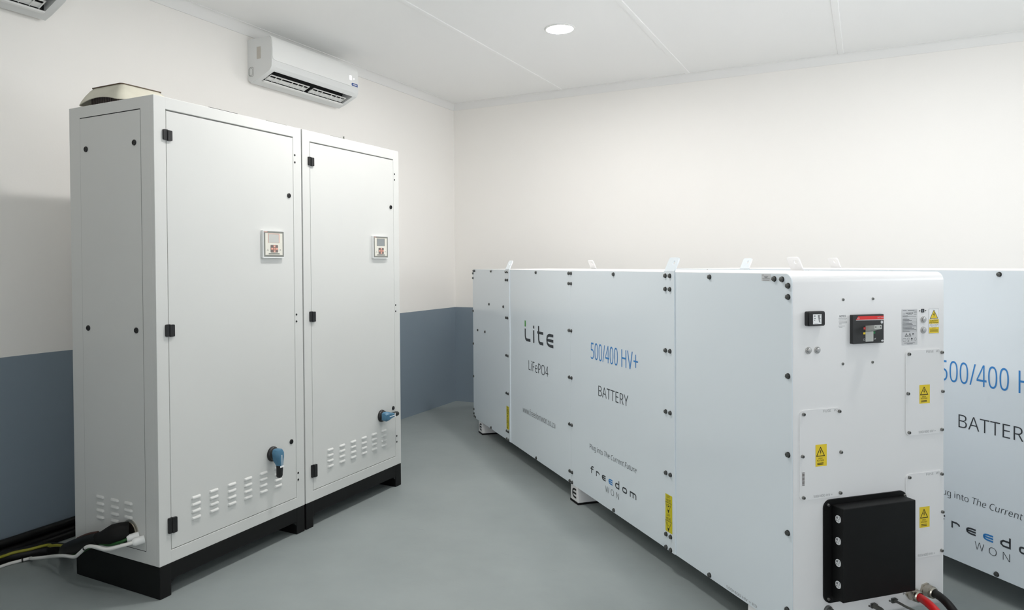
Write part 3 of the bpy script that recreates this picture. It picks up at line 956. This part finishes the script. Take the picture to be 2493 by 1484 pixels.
def battery(label, loc, ang, group):
    t = thing('battery_unit', label, 'battery', loc, R(ang - 90), group)
    s = SM(0.0)
    f = FM(BL)
    prof = rrect(0, BL, BB, BT, 0.032, 8)
    b = MB()
    b.prism(lambda u, v, o: (u, o, v), prof, 0.003, BW)
    b.build('body', M_BODY, t)
    # near side sheets, one per module, with hairline joints
    J = [0.0, 0.893, 1.9726, 3.049, BL]
    for k in range(4):
        a, c = J[k], J[k + 1]
        p = MB()
        cr = (0, 1, 1, 0) if k == 0 else (1, 0, 0, 1) if k == 3 else (0, 0, 0, 0)
        g0 = 0.0 if k == 0 else 0.0006
        g1 = 0.0 if k == 3 else 0.0006
        p.prism(s, rrect(a + g0, c - g1, BB, BT - 0.0015, 0.030, 8, cr), -0.004, 0.0)
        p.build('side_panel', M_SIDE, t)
    # lifting straps on both long sides, bent inwards into an eye above the lid
    for k, (a, c) in enumerate(((0.846, 0.9306), (3.002, 3.0839))):
        for near in (1, 0):
            p = MB()
            th = 0.006
            y0 = -th if near else BW
            p.box(a, c, y0, y0 + th, BB + 0.002, BT + 0.004)
            yo = lambda o: (y0 + o) if near else (y0 + th - o)
            um = (a + c) / 2
            wd = (c - a)
            # bent tongue with a hole
            H = 0.062
            q = lambda u, v, o: (u, yo(o * 0.9 + (v / H) * 0.029), BT + 0.003 + v - o * 0.4)
            out = [(a + 0.003, 0), (c, 0), (c, H * 0.55), (c, H - 0.012), (c - 0.004, H - 0.003), (c - 0.012, H), (a + 0.012, H), (a + 0.005, H - 0.003), (a + 0.003, H - 0.012)]
            hole = ell(um + 0.012, H * 0.62, 0.011, 0.009, 16)
            bm = bmesh.new()
            ov = [bm.verts.new((u, v, 0)) for u, v in out]
            hv = [bm.verts.new((u, v, 0)) for u, v in hole]
            es = [bm.edges.new((ov[i], ov[(i + 1) % len(ov)])) for i in range(len(ov))] + [bm.edges.new((hv[i], hv[(i + 1) % 16])) for i in range(16)]
            bmesh.ops.triangle_fill(bm, use_beauty=True, use_dissolve=False, edges=es)
            bm.verts.index_update()
            vs2 = [(v.co.x, v.co.y) for v in bm.verts]
            fs2 = [[v.index for v in ff.verts] for ff in bm.faces]
            bm.free()
            nn = len(vs2)
            p.add([q(u, v, 0) for u, v in vs2] + [q(u, v, th) for u, v in vs2], [tuple(ff) for ff in fs2] + [tuple(nn + i for i in ff[::-1]) for ff in fs2])
            no = len(out)
            p.add([q(u, v, 0) for u, v in out] + [q(u, v, th) for u, v in out], [(i, (i + 1) % no, no + (i + 1) % no, no + i) for i in range(no)])
            p.add([q(u, v, 0) for u, v in hole] + [q(u, v, th) for u, v in hole], [(i, (i + 1) % 16, 16 + (i + 1) % 16, 16 + i) for i in range(16)])
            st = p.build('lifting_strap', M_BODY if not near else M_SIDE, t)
            if near:
                ss = SM(-th)
                z0, z1 = 0.185, 0.355
                l0, l1 = a + 0.006, a + 0.062
                st_ = MB()
                st_.rectp(ss, l0, l1, z0, z1, 0.0006, 0)
                for zt in (z1, (z0 + z1) / 2 + 0.002):
                    um2 = (l0 + l1) / 2 - 0.003
                    st_.text(ss, 'LIFT', um2 - 0.014, um2 + 0.014, zt - 0.0155, 0.0105, 0.0010, 1)
                    st_.text(ss, 'HERE', um2 - 0.019, um2 + 0.019, zt - 0.0325, 0.0115, 0.0010, 1)
                    tri = [(um2 - 0.0235, zt - 0.037), (um2 + 0.0235, zt - 0.037), (um2, zt - 0.083)]
                    st_.ribbon(ss, tri, 0.0022, 0.0010, 1, closed=True)
                    st_.poly(ss, [(um2 - 0.0065, zt - 0.069), (um2 + 0.0065, zt - 0.069), (um2, zt - 0.083)], 0.0011, 1)
                    if zt == z1:
                        st_.ribbon(ss, ell(um2, zt - 0.050, 0.008, 0.006, 10), 0.0016, 0.0010, 1, closed=True)
                        st_.poly(ss, ell(um2 + 0.003, zt - 0.052, 0.005, 0.003, 8), 0.0011, 1)
                    else:
                        st_.ribbon(ss, [(um2 - 0.007, zt - 0.042), (um2 - 0.006, zt - 0.057), (um2 + 0.009, zt - 0.057)], 0.0014, 0.0010, 1)
                st_.build('lift_sticker', [M_YEL2, M_SBLK], st)
    # bolts of the near side
    zs = [1.341, 1.281, 1.004, 0.727, 0.449, 0.170, 0.111]
    for u in (0.858, 0.895, 3.0145, 3.0515):
        for z in zs:
            bolt(SM(-0.006), u, z, t)
    for u in (1.956, 1.989):
        for z in zs:
            bolt(s, u, z, t)
    for u, z in ((0.025, 1.343), (0.060, 1.343), (0.010, 1.322), (0.010, 1.281), (0.010, 1.004), (0.010, 0.727), (0.010, 0.449), (0.010, 0.170), (0.012, 0.134), (0.026, 0.113), (0.055, 0.111),
                 (0.494, 1.343), (0.442, 1.082), (0.785, 1.081), (0.136, 0.852), (0.331, 0.855), (0.471, 0.111), (1.437, 1.341), (1.423, 0.112), (2.512, 1.342), (2.504, 0.113), (3.338, 1.340), (3.332, 0.112),
                 (3.723, 1.339), (3.763, 1.338), (3.793, 1.316), (3.793, 1.277), (3.792, 1.000), (3.792, 0.724), (3.790, 0.448), (3.787, 0.176)):
        bolt(s, u, z, t)
    # channel feet with rubber pads and the cut-out mark
    for a in (0.138, 1.963, 3.57):
        c = a + 0.100
        k = MB()
        k.bbox(a, c, 0.002, BW - 0.002, 0.011, BB + 0.001, 0.002)
        ft = k.build('foot', M_BODY, t, smooth=18)
        k = MB()
        k.box(a - 0.004, c + 0.002, -0.001, BW + 0.001, 0.0, 0.011)
        k.build('rubber_pad', M_RUBBER, ft)
        k = MB()
        e_mark(k, SM(0.002), a + 0.021, a + 0.075, 0.028, 0.085, 0.0115)
        k.build('cutout_mark', M_DARK, ft)
    # ---------------- printed matter on the near side
    def D(u, w=0.0): return (u, w)
    def glyph(fn, m=M_INK):
        b = MB()
        fn(b)
        b.build('logo_letter', m, t)
    w = 0.020
    b = MB()
    b.poly(s, [(1.2225, 0.969), (1.2440, 0.969), (1.2440, 1.010), (1.2225, 1.010)], 0.0008, 0)
    b.build('logo_accent', M_INKGR, t)
    glyph(lambda b: b.ribbon(s, [(1.233, 0.955), (1.233, 0.905), (1.240, 0.889), (1.258, 0.881), (1.331, 0.882)], w, 0.0008, 0))
    glyph(lambda b: b.rectp(s, 1.379, 1.401, 0.968, 0.987, 0.0008, 0).rectp(s, 1.379, 1.401, 0.872, 0.956, 0.0008, 0))
    glyph(lambda b: b.ribbon(s, [(1.477, 0.992), (1.477, 0.905), (1.484, 0.889), (1.500, 0.881), (1.556, 0.881)], w, 0.0008, 0).rectp(s, 1.452, 1.556, 0.940, 0.957, 0.0009, 0))
    glyph(lambda b: e_mark(b, s, 1.607, 1.720, 0.872, 0.957, 0.018))
    def letter(txt, u0, u1, base, cap, m=M_INK, off=-0.006, shear=0.0, slope=0.0, name='lettering'):
        MB().text(s, txt, u0, u1, base, cap, 0.0008, 0, off, shear, slope).build(name, m, t)
    letter('LiFePO4', 1.293, 1.636, 0.680, 0.066)
    letter('www.freedomwon.co.za', 1.177, 1.741, 0.371, 0.040, slope=0.006)
    letter('500/400', 2.243, 2.553, 0.872, 0.091, M_INKB, off=-0.004)
    letter('HV', 2.592, 2.706, 0.872, 0.091, M_INKB, off=-0.004)
    MB().rectp(s, 2.714, 2.757, 0.9135, 0.9215, 0.0008).rectp(s, 2.7315, 2.7385, 0.886, 0.951, 0.0009).build('lettering', M_INKB, t)
    letter('BATTERY', 2.333, 2.659, 0.681, 0.057)
    letter('Plug into', 2.224, 2.380, 0.3685, 0.028)
    letter('The Current Future', 2.397, 2.738, 0.3690, 0.028, shear=0.2)
    letter('W', 2.409, 2.450, 0.183, 0.033, off=-0.012)
    letter('O', 2.471, 2.504, 0.183, 0.033, off=-0.012)
    letter('N', 2.530, 2.559, 0.183, 0.033, off=-0.012)
    letter('500/400 HV + R9', 3.443, 3.625, 0.107, 0.011, M_ENGR, off=0.0)
    z0, zx, za = 0.236, 0.265, 0.278
    w = 0.0072
    h = w / 2
    glyph(lambda b: b.ribbon(s, [(2.270, za - h), (2.253, za - h), (2.244, za - 0.010), (2.244, z0)], w).ribbon(s, [(2.232, zx - 0.004), (2.266, zx - 0.004)], w, 0.0009))
    glyph(lambda b: b.ribbon(s, [(2.304, z0), (2.304, zx - h), (2.326, zx - h), (2.336, zx - 0.008), (2.338, zx - 0.014)], w))
    glyph(lambda b: e_mark(b, s, 2.369, 2.413, z0, zx, w))
    glyph(lambda b: e_mark(b, s, 2.445, 2.489, z0, zx, w), M_INKB)
    glyph(lambda b: b.ribbon(s, [(2.559, za + 0.002), (2.559, z0 + h), (2.532, z0 + h), (2.523, z0 + 0.010), (2.523, zx - 0.010), (2.532, zx - h), (2.559, zx - h)], w))
    glyph(lambda b: b.ribbon(s, rrect(2.599, 2.640, z0 + h, zx - h, 0.009, 3), w, closed=True))
    glyph(lambda b: b.ribbon(s, [(2.676, z0), (2.676, zx - h), (2.724, zx - h), (2.732, zx - 0.009), (2.732, z0)], w).ribbon(s, [(2.704, zx - h), (2.704, z0)], w, 0.0009))
    b = MB()
    b.rectp(s, 3.655, 3.703, 1.330, 1.3555, 0.0006, 0)
    for k, (u0, u1) in enumerate(((3.657, 3.668), (3.668, 3.690), (3.671, 3.687), (3.659, 3.700), (3.661, 3.697))):
        b.rectp(s, u0, u1, 1.3525 - 0.0045 * k - 0.0012, 1.3525 - 0.0045 * k, 0.0009, 1)
    b.build('serial_label', [M_SILV, M_INK], t)
    return t

def battery_front(t):
    f = FM(BL)
    # small display
    b = MB()
    b.prism(f, rrect(0.054, 0.128, 1.175, 1.226, 0.006, 4), 0, 0.014)
    b.prism(f, rrect(0.055, 0.127, 1.176, 1.225, 0.006, 4), 0.014, 0.018, taper=0.93)
    md = b.build('charge_meter', M_BLACK, t)
    b = MB()
    o = 0.0184
    b.rectp(f, 0.0735, 0.1095, 1.1815, 1.2165, o, 0)
    b.poly(f, [(0.094, 1.2135), (0.0975, 1.2135), (0.0972, 1.190)], o + 0.0003, 1)
    b.rectp(f, 0.0995, 0.1020, 1.188, 1.2135, o + 0.0003, 1)
    for z in (1.2125, 1.200, 1.188):
        b.rectp(f, 0.1020, 0.1065, z, z + 0.0012, o + 0.0003, 1)
    b.rectp(f, 0.0775, 0.0835, 1.208, 1.2125, o + 0.0003, 2)
    b.rectp(f, 0.0770, 0.0850, 1.2000, 1.2025, o + 0.0003, 2)
    b.poly(f, [(0.0785, 1.197), (0.0830, 1.197), (0.0807, 1.193)], o + 0.0003, 1)
    b.rectp(f, 0.078, 0.096, 1.1845, 1.1852, o + 0.0003, 2)
    b.build('meter_screen', [M_WHITEP, M_INK, M_INKG], md)
    # push buttons
    def button(u, v):
        b = MB()
        b.lathe(f, u, v, [(0.0125, 0), (0.0125, 0.003), (0.0115, 0.0045), (0.0092, 0.0045), (0.009, 0.003), (0.0085, 0.003), (0.0085, 0.0055), (0.007, 0.0062)], n=28)
        b.build('push_button', M_STAIN, t)
    for u, v in ((0.069, 1.089), (0.107, 1.089), (0.588, 1.182), (0.588, 1.143)):
        button(u, v)
    for u, v in ((0.221, 1.264), (0.354, 1.264), (0.219, 1.035), (0.352, 1.035)):
        cap_screw(f, u, v, t, 0.005, 0.003)
    # circuit breaker front
    b = MB()
    b.prism(f, rrect(0.2505, 0.3885, 1.1055, 1.2085, 0.002, 2), 0, 0.014)
    br = b.build('circuit_breaker', M_BREAK, t)
    o = 0.0144
    b = MB()
    b.poly(f, [(0.2635, 1.1905), (0.3885, 1.1895), (0.3885, 1.203), (0.2735, 1.204)], o, 0)
    b.poly(f, [(0.2635, 1.1890), (0.3885, 1.1875), (0.3885, 1.1900), (0.2645, 1.1915)], o + 0.0002, 1)
    b.text(f, 'ABB', 0.2680, 0.2790, 1.1935, 0.0060, o + 0.0003, 1)
    b.text(f, 'SACE Tmax', 0.3600, 0.3870, 1.1945, 0.0045, o + 0.0003, 1)
    b.build('brand_strip', [M_RED, M_SILV], br)
    b = MB()
    b.poly(f, ell(0.380, 1.1800, 0.0055, 0.0055, 18), o, 0)
    b.poly(f, ell(0.382, 1.1130, 0.0055, 0.0035, 18), o, 0)
    b.rectp(f, 0.2975, 0.3085, 1.1555, 1.1640, o, 1)
    b.rectp(f, 0.2985, 0.2998, 1.1565, 1.1630, o + 0.0003, 0)
    b.rectp(f, 0.2960, 0.3085, 1.1385, 1.1455, o, 2)
    b.rectp(f, 0.3390, 0.3500, 1.1390, 1.1475, o, 3)
    b.text(f, 'O', 0.2960, 0.3030, 1.1160, 0.0075, o + 0.0003, 0)
    b.text(f, 'off', 0.3430, 0.3530, 1.1180, 0.0055, o + 0.0003, 0)
    b.build('position_marks', [M_SILV, M_RED, M_YEL, M_GREEN], br)
    b = MB()
    b.prism(f, rrect(0.3055, 0.3405, 1.1120, 1.1480, 0.0015, 2), 0.010, 0.0155)
    b.build('toggle_slot_cover', M_HANDG, br)
    b = MB()
    z = lambda u, v, oo: (BL + oo, u, v)
    # lever: broad tapered toggle standing straight out of the face
    lev = [(0.3065, 1.1480, 0.012), (0.3390, 1.1480, 0.012), (0.3390, 1.1690, 0.012), (0.3065, 1.1690, 0.012)]
    tip = [(0.3055, 1.1600, 0.054), (0.3385, 1.1600, 0.054), (0.3385, 1.1745, 0.054), (0.3055, 1.1745, 0.054)]
    b.add([z(*p) for p in lev + tip], [(0, 1, 5, 4), (1, 2, 6, 5), (2, 3, 7, 6), (3, 0, 4, 7), (4, 5, 6, 7), (3, 2, 1, 0)])
    lv = b.build('toggle_lever', M_HANDG, br)
    b = MB()
    b.poly(f, ell(0.3110, 1.1675, 0.0020, 0.0024, 10), 0.0544)
    b.poly(f, ell(0.3330, 1.1675, 0.0020, 0.0024, 10), 0.0544)
    b.build('padlock_hole', M_DARK, lv)
    # notice print
    b = MB()
    b.text(f, 'NOTICE', 0.2040, 0.2320, 1.2015, 0.0065, 0.0006, 0, 0.003)
    zz = 1.1965
    for seg in ((0.200, 0.2375), (0.203, 0.233), None, (0.200, 0.2375), (0.203, 0.2375), (0.203, 0.214), None, (0.200, 0.228), (0.203, 0.217)):
        if seg:
            b.rectp(f, seg[0], seg[1], zz - 0.0012, zz, 0.0006, 1)
            zz -= 0.0042
        else:
            zz -= 0.0026
    b.build('notice_print', [M_INK, M_FINE], t)
    # rating label
    b = MB()
    u0, u1, v0, v1 = 0.4865, 0.5600, 1.0905, 1.2220
    b.rectp(f, u0, u1, v0, v1, 0.0006, 0)
    oo = 0.0009
    L = lambda a, c, y, h=0.0011: b.rectp(f, u0 + a * (u1 - u0), u0 + c * (u1 - u0), v0 + y * (v1 - v0) - h / 2, v0 + y * (v1 - v0) + h / 2, oo, 1)
    L(0.06, 0.30, 0.965, 0.0016); L(0.38, 0.80, 0.968, 0.0016)
    L(0.06, 0.22, 0.872)
    for k in range(14):
        a = 0.26 + k * 0.034
        b.rectp(f, u0 + a * (u1 - u0), u0 + (a + (0.012 if k % 3 else 0.022)) * (u1 - u0), v0 + 0.872 * (v1 - v0), v0 + 0.905 * (v1 - v0), oo, 1)
    b.text(f, 'CE', u0 + 0.78 * (u1 - u0), u0 + 0.95 * (u1 - u0), v0 + 0.885 * (v1 - v0), 0.0088, oo, 1)
    L(0.36, 0.66, 0.850); L(0.78, 0.95, 0.852)
    L(0.05, 0.38, 0.820); L(0.05, 0.92, 0.795); L(0.05, 0.36, 0.760)
    for k in range(11):
        L(0.05, 0.95, 0.730 - k * 0.0365, 0.0003)
    for k, c in enumerate((0.48, 0.64, 0.47, 0.65, 0.70, 0.92, 0.65, 0.80, 0.93, 0.50)):
        L(0.06, c, 0.714 - k * 0.0365, 0.0014)
    b.rectp(f, u0 + 0.05 * (u1 - u0), u0 + 0.055 * (u1 - u0), v0 + 0.365 * (v1 - v0), v0 + 0.73 * (v1 - v0), oo, 1)
    b.rectp(f, u0 + 0.945 * (u1 - u0), u0 + 0.95 * (u1 - u0), v0 + 0.365 * (v1 - v0), v0 + 0.73 * (v1 - v0), oo, 1)
    for a in (0.29, 0.51):
        warning_triangle(b, f, u0 + a * (u1 - u0), v0 + 0.245 * (v1 - v0), 0.0120, 0.0110, oo, None, 1, 0.0013)
    cu = u0 + 0.72 * (u1 - u0)
    b.poly(f, [(cu - 0.005, v0 + 0.29 * 0.1315)] + [(cu + 0.005 * cos(R(180 - 30 * k)), v0 + 0.29 * 0.1315 + 0.004 * sin(R(180 - 30 * k))) for k in range(1, 7)], oo, 1)
    b.rectp(f, cu - 0.0003, cu + 0.0003, v0 + 0.24 * 0.1315, v0 + 0.30 * 0.1315, oo, 1)
    b.ribbon(f, rrect(u0 + 0.08 * 0.0735, u0 + 0.26 * 0.0735, v0 + 0.105 * 0.1315, v0 + 0.185 * 0.1315, 0.001, 2), 0.0007, oo, 1, closed=True)
    cu = u0 + 0.42 * (u1 - u0)
    b.ribbon(f, [(cu - 0.004, v0 + 0.195 * 0.1315), (cu + 0.004, v0 + 0.195 * 0.1315), (cu + 0.0025, v0 + 0.125 * 0.1315), (cu - 0.0025, v0 + 0.125 * 0.1315)], 0.0007, oo, 1, closed=True)
    b.rectp(f, cu - 0.004, cu + 0.004, v0 + 0.098 * 0.1315, v0 + 0.110 * 0.1315, oo, 1)
    cu = u0 + 0.64 * (u1 - u0)
    b.poly(f, [(cu - 0.006, v0 + 0.160 * 0.1315), (cu + 0.006, v0 + 0.160 * 0.1315), (cu, v0 + 0.205 * 0.1315)], oo, 1)
    b.rectp(f, cu - 0.0012, cu + 0.0012, v0 + 0.110 * 0.1315, v0 + 0.16 * 0.1315, oo, 1)
    b.ribbon(f, ell(u0 + 0.87 * 0.0735, v0 + 0.155 * 0.1315, 0.0052, 0.0052, 14), 0.0007, oo, 1, closed=True)
    L(0.16, 0.84, 0.055, 0.0013); L(0.32, 0.70, 0.030, 0.0013)
    b.build('rating_label', [M_SILV, M_INK], t)
    # data socket with two screws
    b = MB()
    b.prism(f, rrect(0.5785, 0.5915, 1.2085, 1.2215, 0.001, 2), 0, 0.002)
    b.rectp(f, 0.5800, 0.5860, 1.2110, 1.2190, 0.0024, 1)
    so = b.build('data_socket', [M_BLACK, M_INKG], t)
    for u in (0.571, 0.599):
        cap_screw(f, u, 1.215, so, 0.0025, 0.002)
    # caution label
    b = MB()
    u0, u1, v0, v1 = 0.6150, 0.6635, 1.1285, 1.2205
    du, dv = u1 - u0, v1 - v0
    b.rectp(f, u0, u1, v0, v1, 0.0005, 3)
    b.rectp(f, u0 + 0.0008, u1 - 0.0008, v0 + 0.0008, v1 - 0.0008, 0.0007, 0)
    b.rectp(f, u0 + 0.0016, u1 - 0.0010, v0 + 0.40 * dv, v0 + 0.575 * dv, 0.0009, 1)
    b.rectp(f, u0 + 0.0016, u1 - 0.0010, v0 + 0.02 * dv, v0 + 0.255 * dv, 0.0009, 1)
    warning_triangle(b, f, (u0 + u1) / 2, v0 + 0.61 * dv, du * 0.76, dv * 0.34, 0.0009, 1, 2, 0.0018)
    b.text(f, 'Caution', u0 + 0.12 * du, u0 + 0.86 * du, v0 + 0.495 * dv, 0.0075, 0.0012, 2)
    b.text(f, 'High Voltage', u0 + 0.07 * du, u0 + 0.92 * du, v0 + 0.420 * dv, 0.0050, 0.0012, 2, 0.003)
    b.text(f, 'Refer to manual', u0 + 0.10 * du, u0 + 0.90 * du, v0 + 0.335 * dv, 0.0030, 0.0010, 2)
    b.text(f, 'prior to use', u0 + 0.22 * du, u0 + 0.80 * du, v0 + 0.285 * dv, 0.0030, 0.0010, 2)
    b.text(f, 'WARNING', u0 + 0.28 * du, u0 + 0.70 * du, v0 + 0.205 * dv, 0.0026, 0.0012, 2)
    for k in range(3):
        b.rectp(f, u0 + 0.10 * du, u0 + 0.90 * du, v0 + (0.155 - 0.045 * k) * dv, v0 + (0.168 - 0.045 * k) * dv, 0.0012, 2)
    b.build('caution_label', [M_WHITEP, M_YEL, M_SBLK, M_INKG], t)
    # fuse covers
    def fuse(u0, u1, v0, v1, bolts, sticker, n, tu, bu):
        b = MB()
        b.prism(f, rrect(u0, u1, v0, v1, 0.018, 6), 0, 0.0035)
        fc = b.build('fuse_cover', M_BODY, t)
        fo = FM(BL + 0.0035)
        for u, v in bolts:
            cap_screw(fo, u, v, fc, 0.0060, 0.0070)
        b = MB()
        b.text(fo, 'FUSE', tu, tu + 0.034, v1 - 0.0125, 0.0085, 0.0005)
        b.text(fo, '#%d' % n, tu + 0.047, tu + 0.062, v1 - 0.0120, 0.0085, 0.0005)
        b.text(fo, '500/400 HV +', bu, bu + 0.082, v0 + 0.0055, 0.0085, 0.0005)
        b.build('engraving', M_ENGR, fc)
        a0, a1, c0, c1 = sticker
        da, dc = a1 - a0, c1 - c0
        b = MB()
        b.rectp(fo, a0, a1, c0, c1, 0.0006, 0)
        warning_triangle(b, fo, a0 + 0.44 * da, c0 + 0.475 * dc, 0.70 * da, 0.40 * dc, 0.0008, None, 1, 0.0026)
        b.text(fo, 'HIGH', a0 + 0.26 * da, a0 + 0.60 * da, c0 + 0.335 * dc, 0.0050, 0.0010, 1, 0.003)
        b.text(fo, 'VOLTAGE', a0 + 0.12 * da, a0 + 0.74 * da, c0 + 0.235 * dc, 0.0056, 0.0010, 1, 0.003)
        for k in range(2):
            b.rectp(fo, a0 + 0.15 * da, a0 + 0.70 * da, c0 + (0.135 - 0.06 * k) * dc, c0 + (0.165 - 0.06 * k) * dc, 0.0010, 1)
        b.build('high_voltage_sticker', [M_YEL, M_SBLK], fc)
        return fc
    fuse(0.502, 0.685, 0.756, 1.071, ((0.516, 1.057), (0.673, 1.057), (0.511, 0.912), (0.677, 0.911), (0.516, 0.768), (0.673, 0.768)), (0.5665, 0.6165, 0.871, 0.940), 3, 0.600, 0.563)
    fc2 = fuse(0.029, 0.213, 0.565, 0.881, ((0.045, 0.867), (0.199, 0.868), (0.040, 0.720), (0.206, 0.722), (0.044, 0.575), (0.203, 0.577)), (0.0965, 0.145, 0.679, 0.756), 2, 0.130, 0.088)
    fuse(0.502, 0.685, 0.297, 0.614, ((0.518, 0.602), (0.673, 0.601), (0.677, 0.458), (0.673, 0.313)), (0.5675, 0.6160, 0.409, 0.486), 1, 0.600, 0.560)
    b = MB()
    fo = FM(BL + 0.0035)
    b.poly(fo, rrect(0.0385, 0.0505, 0.614, 0.666, 0.003, 3), 0.0005, 0)
    b.rectp(fo, 0.0395, 0.0495, 0.617, 0.664, 0.0008, 1)
    for k in range(10):
        z = 0.619 + k * 0.0045
        b.rectp(fo, 0.0400, 0.0490, z, z + (0.0012 if k % 3 else 0.0022), 0.0011, 2)
    b.build('barcode_strip', [M_WHITEP, M_KEYDK, M_SILV], fc2)
    # black controller box on a flanged plate
    b = MB()
    b.prism(f, rrect(0.131, 0.505, 0.189, 0.557, 0.030, 6), 0, 0.006)
    bx = b.build('controller_box', M_PLINTH, t)
    b = MB()
    b.bbox(BL + 0.005, BL + 0.060, 0.163, 0.487, 0.2105, 0.5395, 0.003)
    b.build('box_cover', M_PLINTH, bx, smooth=18)
    for u, v in ((0.148, 0.540), (0.492, 0.540), (0.148, 0.206), (0.492, 0.206)):
        cap_screw(FM(BL + 0.006), u, v, bx, 0.005, 0.006)
    sl = lambda u, v, o=0.0: (BL + u, 0.163 - o, v)
    for z in (0.498, 0.421, 0.344, 0.267):
        b = MB()
        b.prism(sl, rrect(0.026, 0.049, z - 0.013, z + 0.013, 0.0105, 5), 0, 0.0015, 0)
        b.rectp(sl, 0.031, 0.0365, z + 0.001, z + 0.009, 0.0018, 1)
        b.ribbon(sl, [(0.0395, z + 0.009), (0.0440, z + 0.009), (0.0440, z + 0.001), (0.0395, z + 0.001)], 0.0012, 0.0018, 1)
        b.poly(sl, ell(0.033, z - 0.005, 0.0024, 0.0028, 10), 0.0018, 1)
        b.rectp(sl, 0.0415, 0.0430, z - 0.009, z - 0.002, 0.0018, 1)
        b.build('socket_plate', [M_WHITEP, M_INK], bx)
    # cable glands, small sockets and polarity marks below the box
    def gland(u, v, r):
        b = MB()
        b.prism(f, [(u + r * 1.18 * cos(R(60 * i + 10)), v + r * 1.18 * sin(R(60 * i + 10))) for i in range(6)], 0, 0.008)
        b.lathe(f, u, v, [(r * 1.0, 0.008), (r * 1.0, 0.012)], n=24)
        b.prism(f, [(u + r * 1.12 * cos(R(45 * i)), v + r * 1.12 * sin(R(45 * i))) for i in range(8)], 0.012, 0.030)
        b.lathe(f, u, v, [(r * 1.02, 0.030), (r * 0.98, 0.038), (r * 0.80, 0.041), (r * 0.74, 0.036)], n=24)
        b.build('cable_gland', M_BRASS, t)
    gland(0.528, 0.172, 0.021)
    gland(0.598, 0.176, 0.021)
    for (u, v) in ((0.447, 0.156), (0.353, 0.151)):
        b = MB()
        b.prism(f, rrect(u - 0.010, u + 0.010, v - 0.009, v + 0.009, 0.002, 2), 0, 0.006)
        pp = b.build('data_port', M_DSTEEL, t)
        for d in (-0.017, 0.017):
            cap_screw(f, u + d, v, pp, 0.0034, 0.004)
    b = MB()
    b.lathe(f, 0.152, 0.163, [(0.017, 0), (0.017, 0.006), (0.013, 0.008), (0.013, 0.018)], n=22)
    b.build('round_connector', M_DSTEEL, t)
    b = MB()
    b.text(f, '+', 0.490, 0.504, 0.166, 0.014, 0.0006)
    b.rectp(f, 0.624, 0.637, 0.179, 0.1815, 0.0006)
    b.text(f, 'CAN 1', 0.392, 0.425, 0.184, 0.008, 0.0006)
    b.build('polarity_marks', M_INK, t)

bat = battery('long white battery unit in front, its control end facing the camera', (0.7657, -1.0317, 0), ANG, 'battery units')
bat2 = copy_tree(bat)
bat2.location = (2.4163, -1.0488, 0)
bat2.rotation_euler = (0, 0, R(44.598 - 90))
tag(bat2, 'long battery unit behind the front one, cut off by the right edge of the photo')
battery_front(bat)

# cables leaving the front of the near battery (world coordinates through the battery frame)
aa = R(ANG)
AX = Vector((sin(aa), -cos(aa), 0)); NR = Vector((cos(aa), sin(aa), 0)); OB = Vector((0.7657, -1.0317, 0))
def bw(sv, wv, z): return OB + AX * sv + NR * wv + Vector((0, 0, z))
b = MB()
b.tube([bw(BL + 0.030, 0.528, 0.172), bw(BL + 0.055, 0.524, 0.172), bw(BL + 0.09, 0.508, 0.176), bw(BL + 0.13, 0.496, 0.170), bw(BL + 0.17, 0.49, 0.148), bw(BL + 0.22, 0.49, 0.09), bw(BL + 0.28, 0.50, 0.035), bw(BL + 0.38, 0.52, 0.0155), bw(BL + 0.60, 0.56, 0.0155)], 0.0145, n=14)
tag(b.build('power_cable', M_REDC), 'thick red power cable from the front battery', 'cable')
b = MB()
b.tube([bw(BL + 0.030, 0.598, 0.176), bw(BL + 0.055, 0.594, 0.178), bw(BL + 0.085, 0.584, 0.178), bw(BL + 0.12, 0.576, 0.168), bw(BL + 0.16, 0.575, 0.135), bw(BL + 0.20, 0.58, 0.085), bw(BL + 0.26, 0.59, 0.035), bw(BL + 0.36, 0.61, 0.0155), bw(BL + 0.58, 0.66, 0.0155)], 0.0145, n=14)
tag(b.build('power_cable', M_BCAB), 'thick black power cable beside the red one on the front battery', 'cable')
b = MB()
b.tube([bw(BL + 0.004, 0.447, 0.156), bw(BL + 0.030, 0.443, 0.159), bw(BL + 0.06, 0.440, 0.160), bw(BL + 0.10, 0.444, 0.158), bw(BL + 0.16, 0.47, 0.130), bw(BL + 0.22, 0.50, 0.06), bw(BL + 0.30, 0.46, 0.006), bw(BL + 0.5, 0.42, 0.006)], 0.0045, n=10)
tag(b.build('data_cable', M_GRCAB), 'thin grey data cable drooping below the black box', 'cable')
b = MB()
b.tube([bw(BL + 0.004, 0.353, 0.151), bw(BL + 0.03, 0.350, 0.152), bw(BL + 0.05, 0.346, 0.151), bw(BL + 0.09, 0.335, 0.130), bw(BL + 0.15, 0.32, 0.06), bw(BL + 0.24, 0.30, 0.006), bw(BL + 0.45, 0.26, 0.006)], 0.009, n=10,
       rfun=lambda t: 0.009 if t < 0.3 else 0.009 - 0.005 * min(1, (t - 0.3) / 0.1))
tag(b.build('data_cable', M_GRCAB), 'short dark grey cable with a tapered plug below the black box', 'cable')
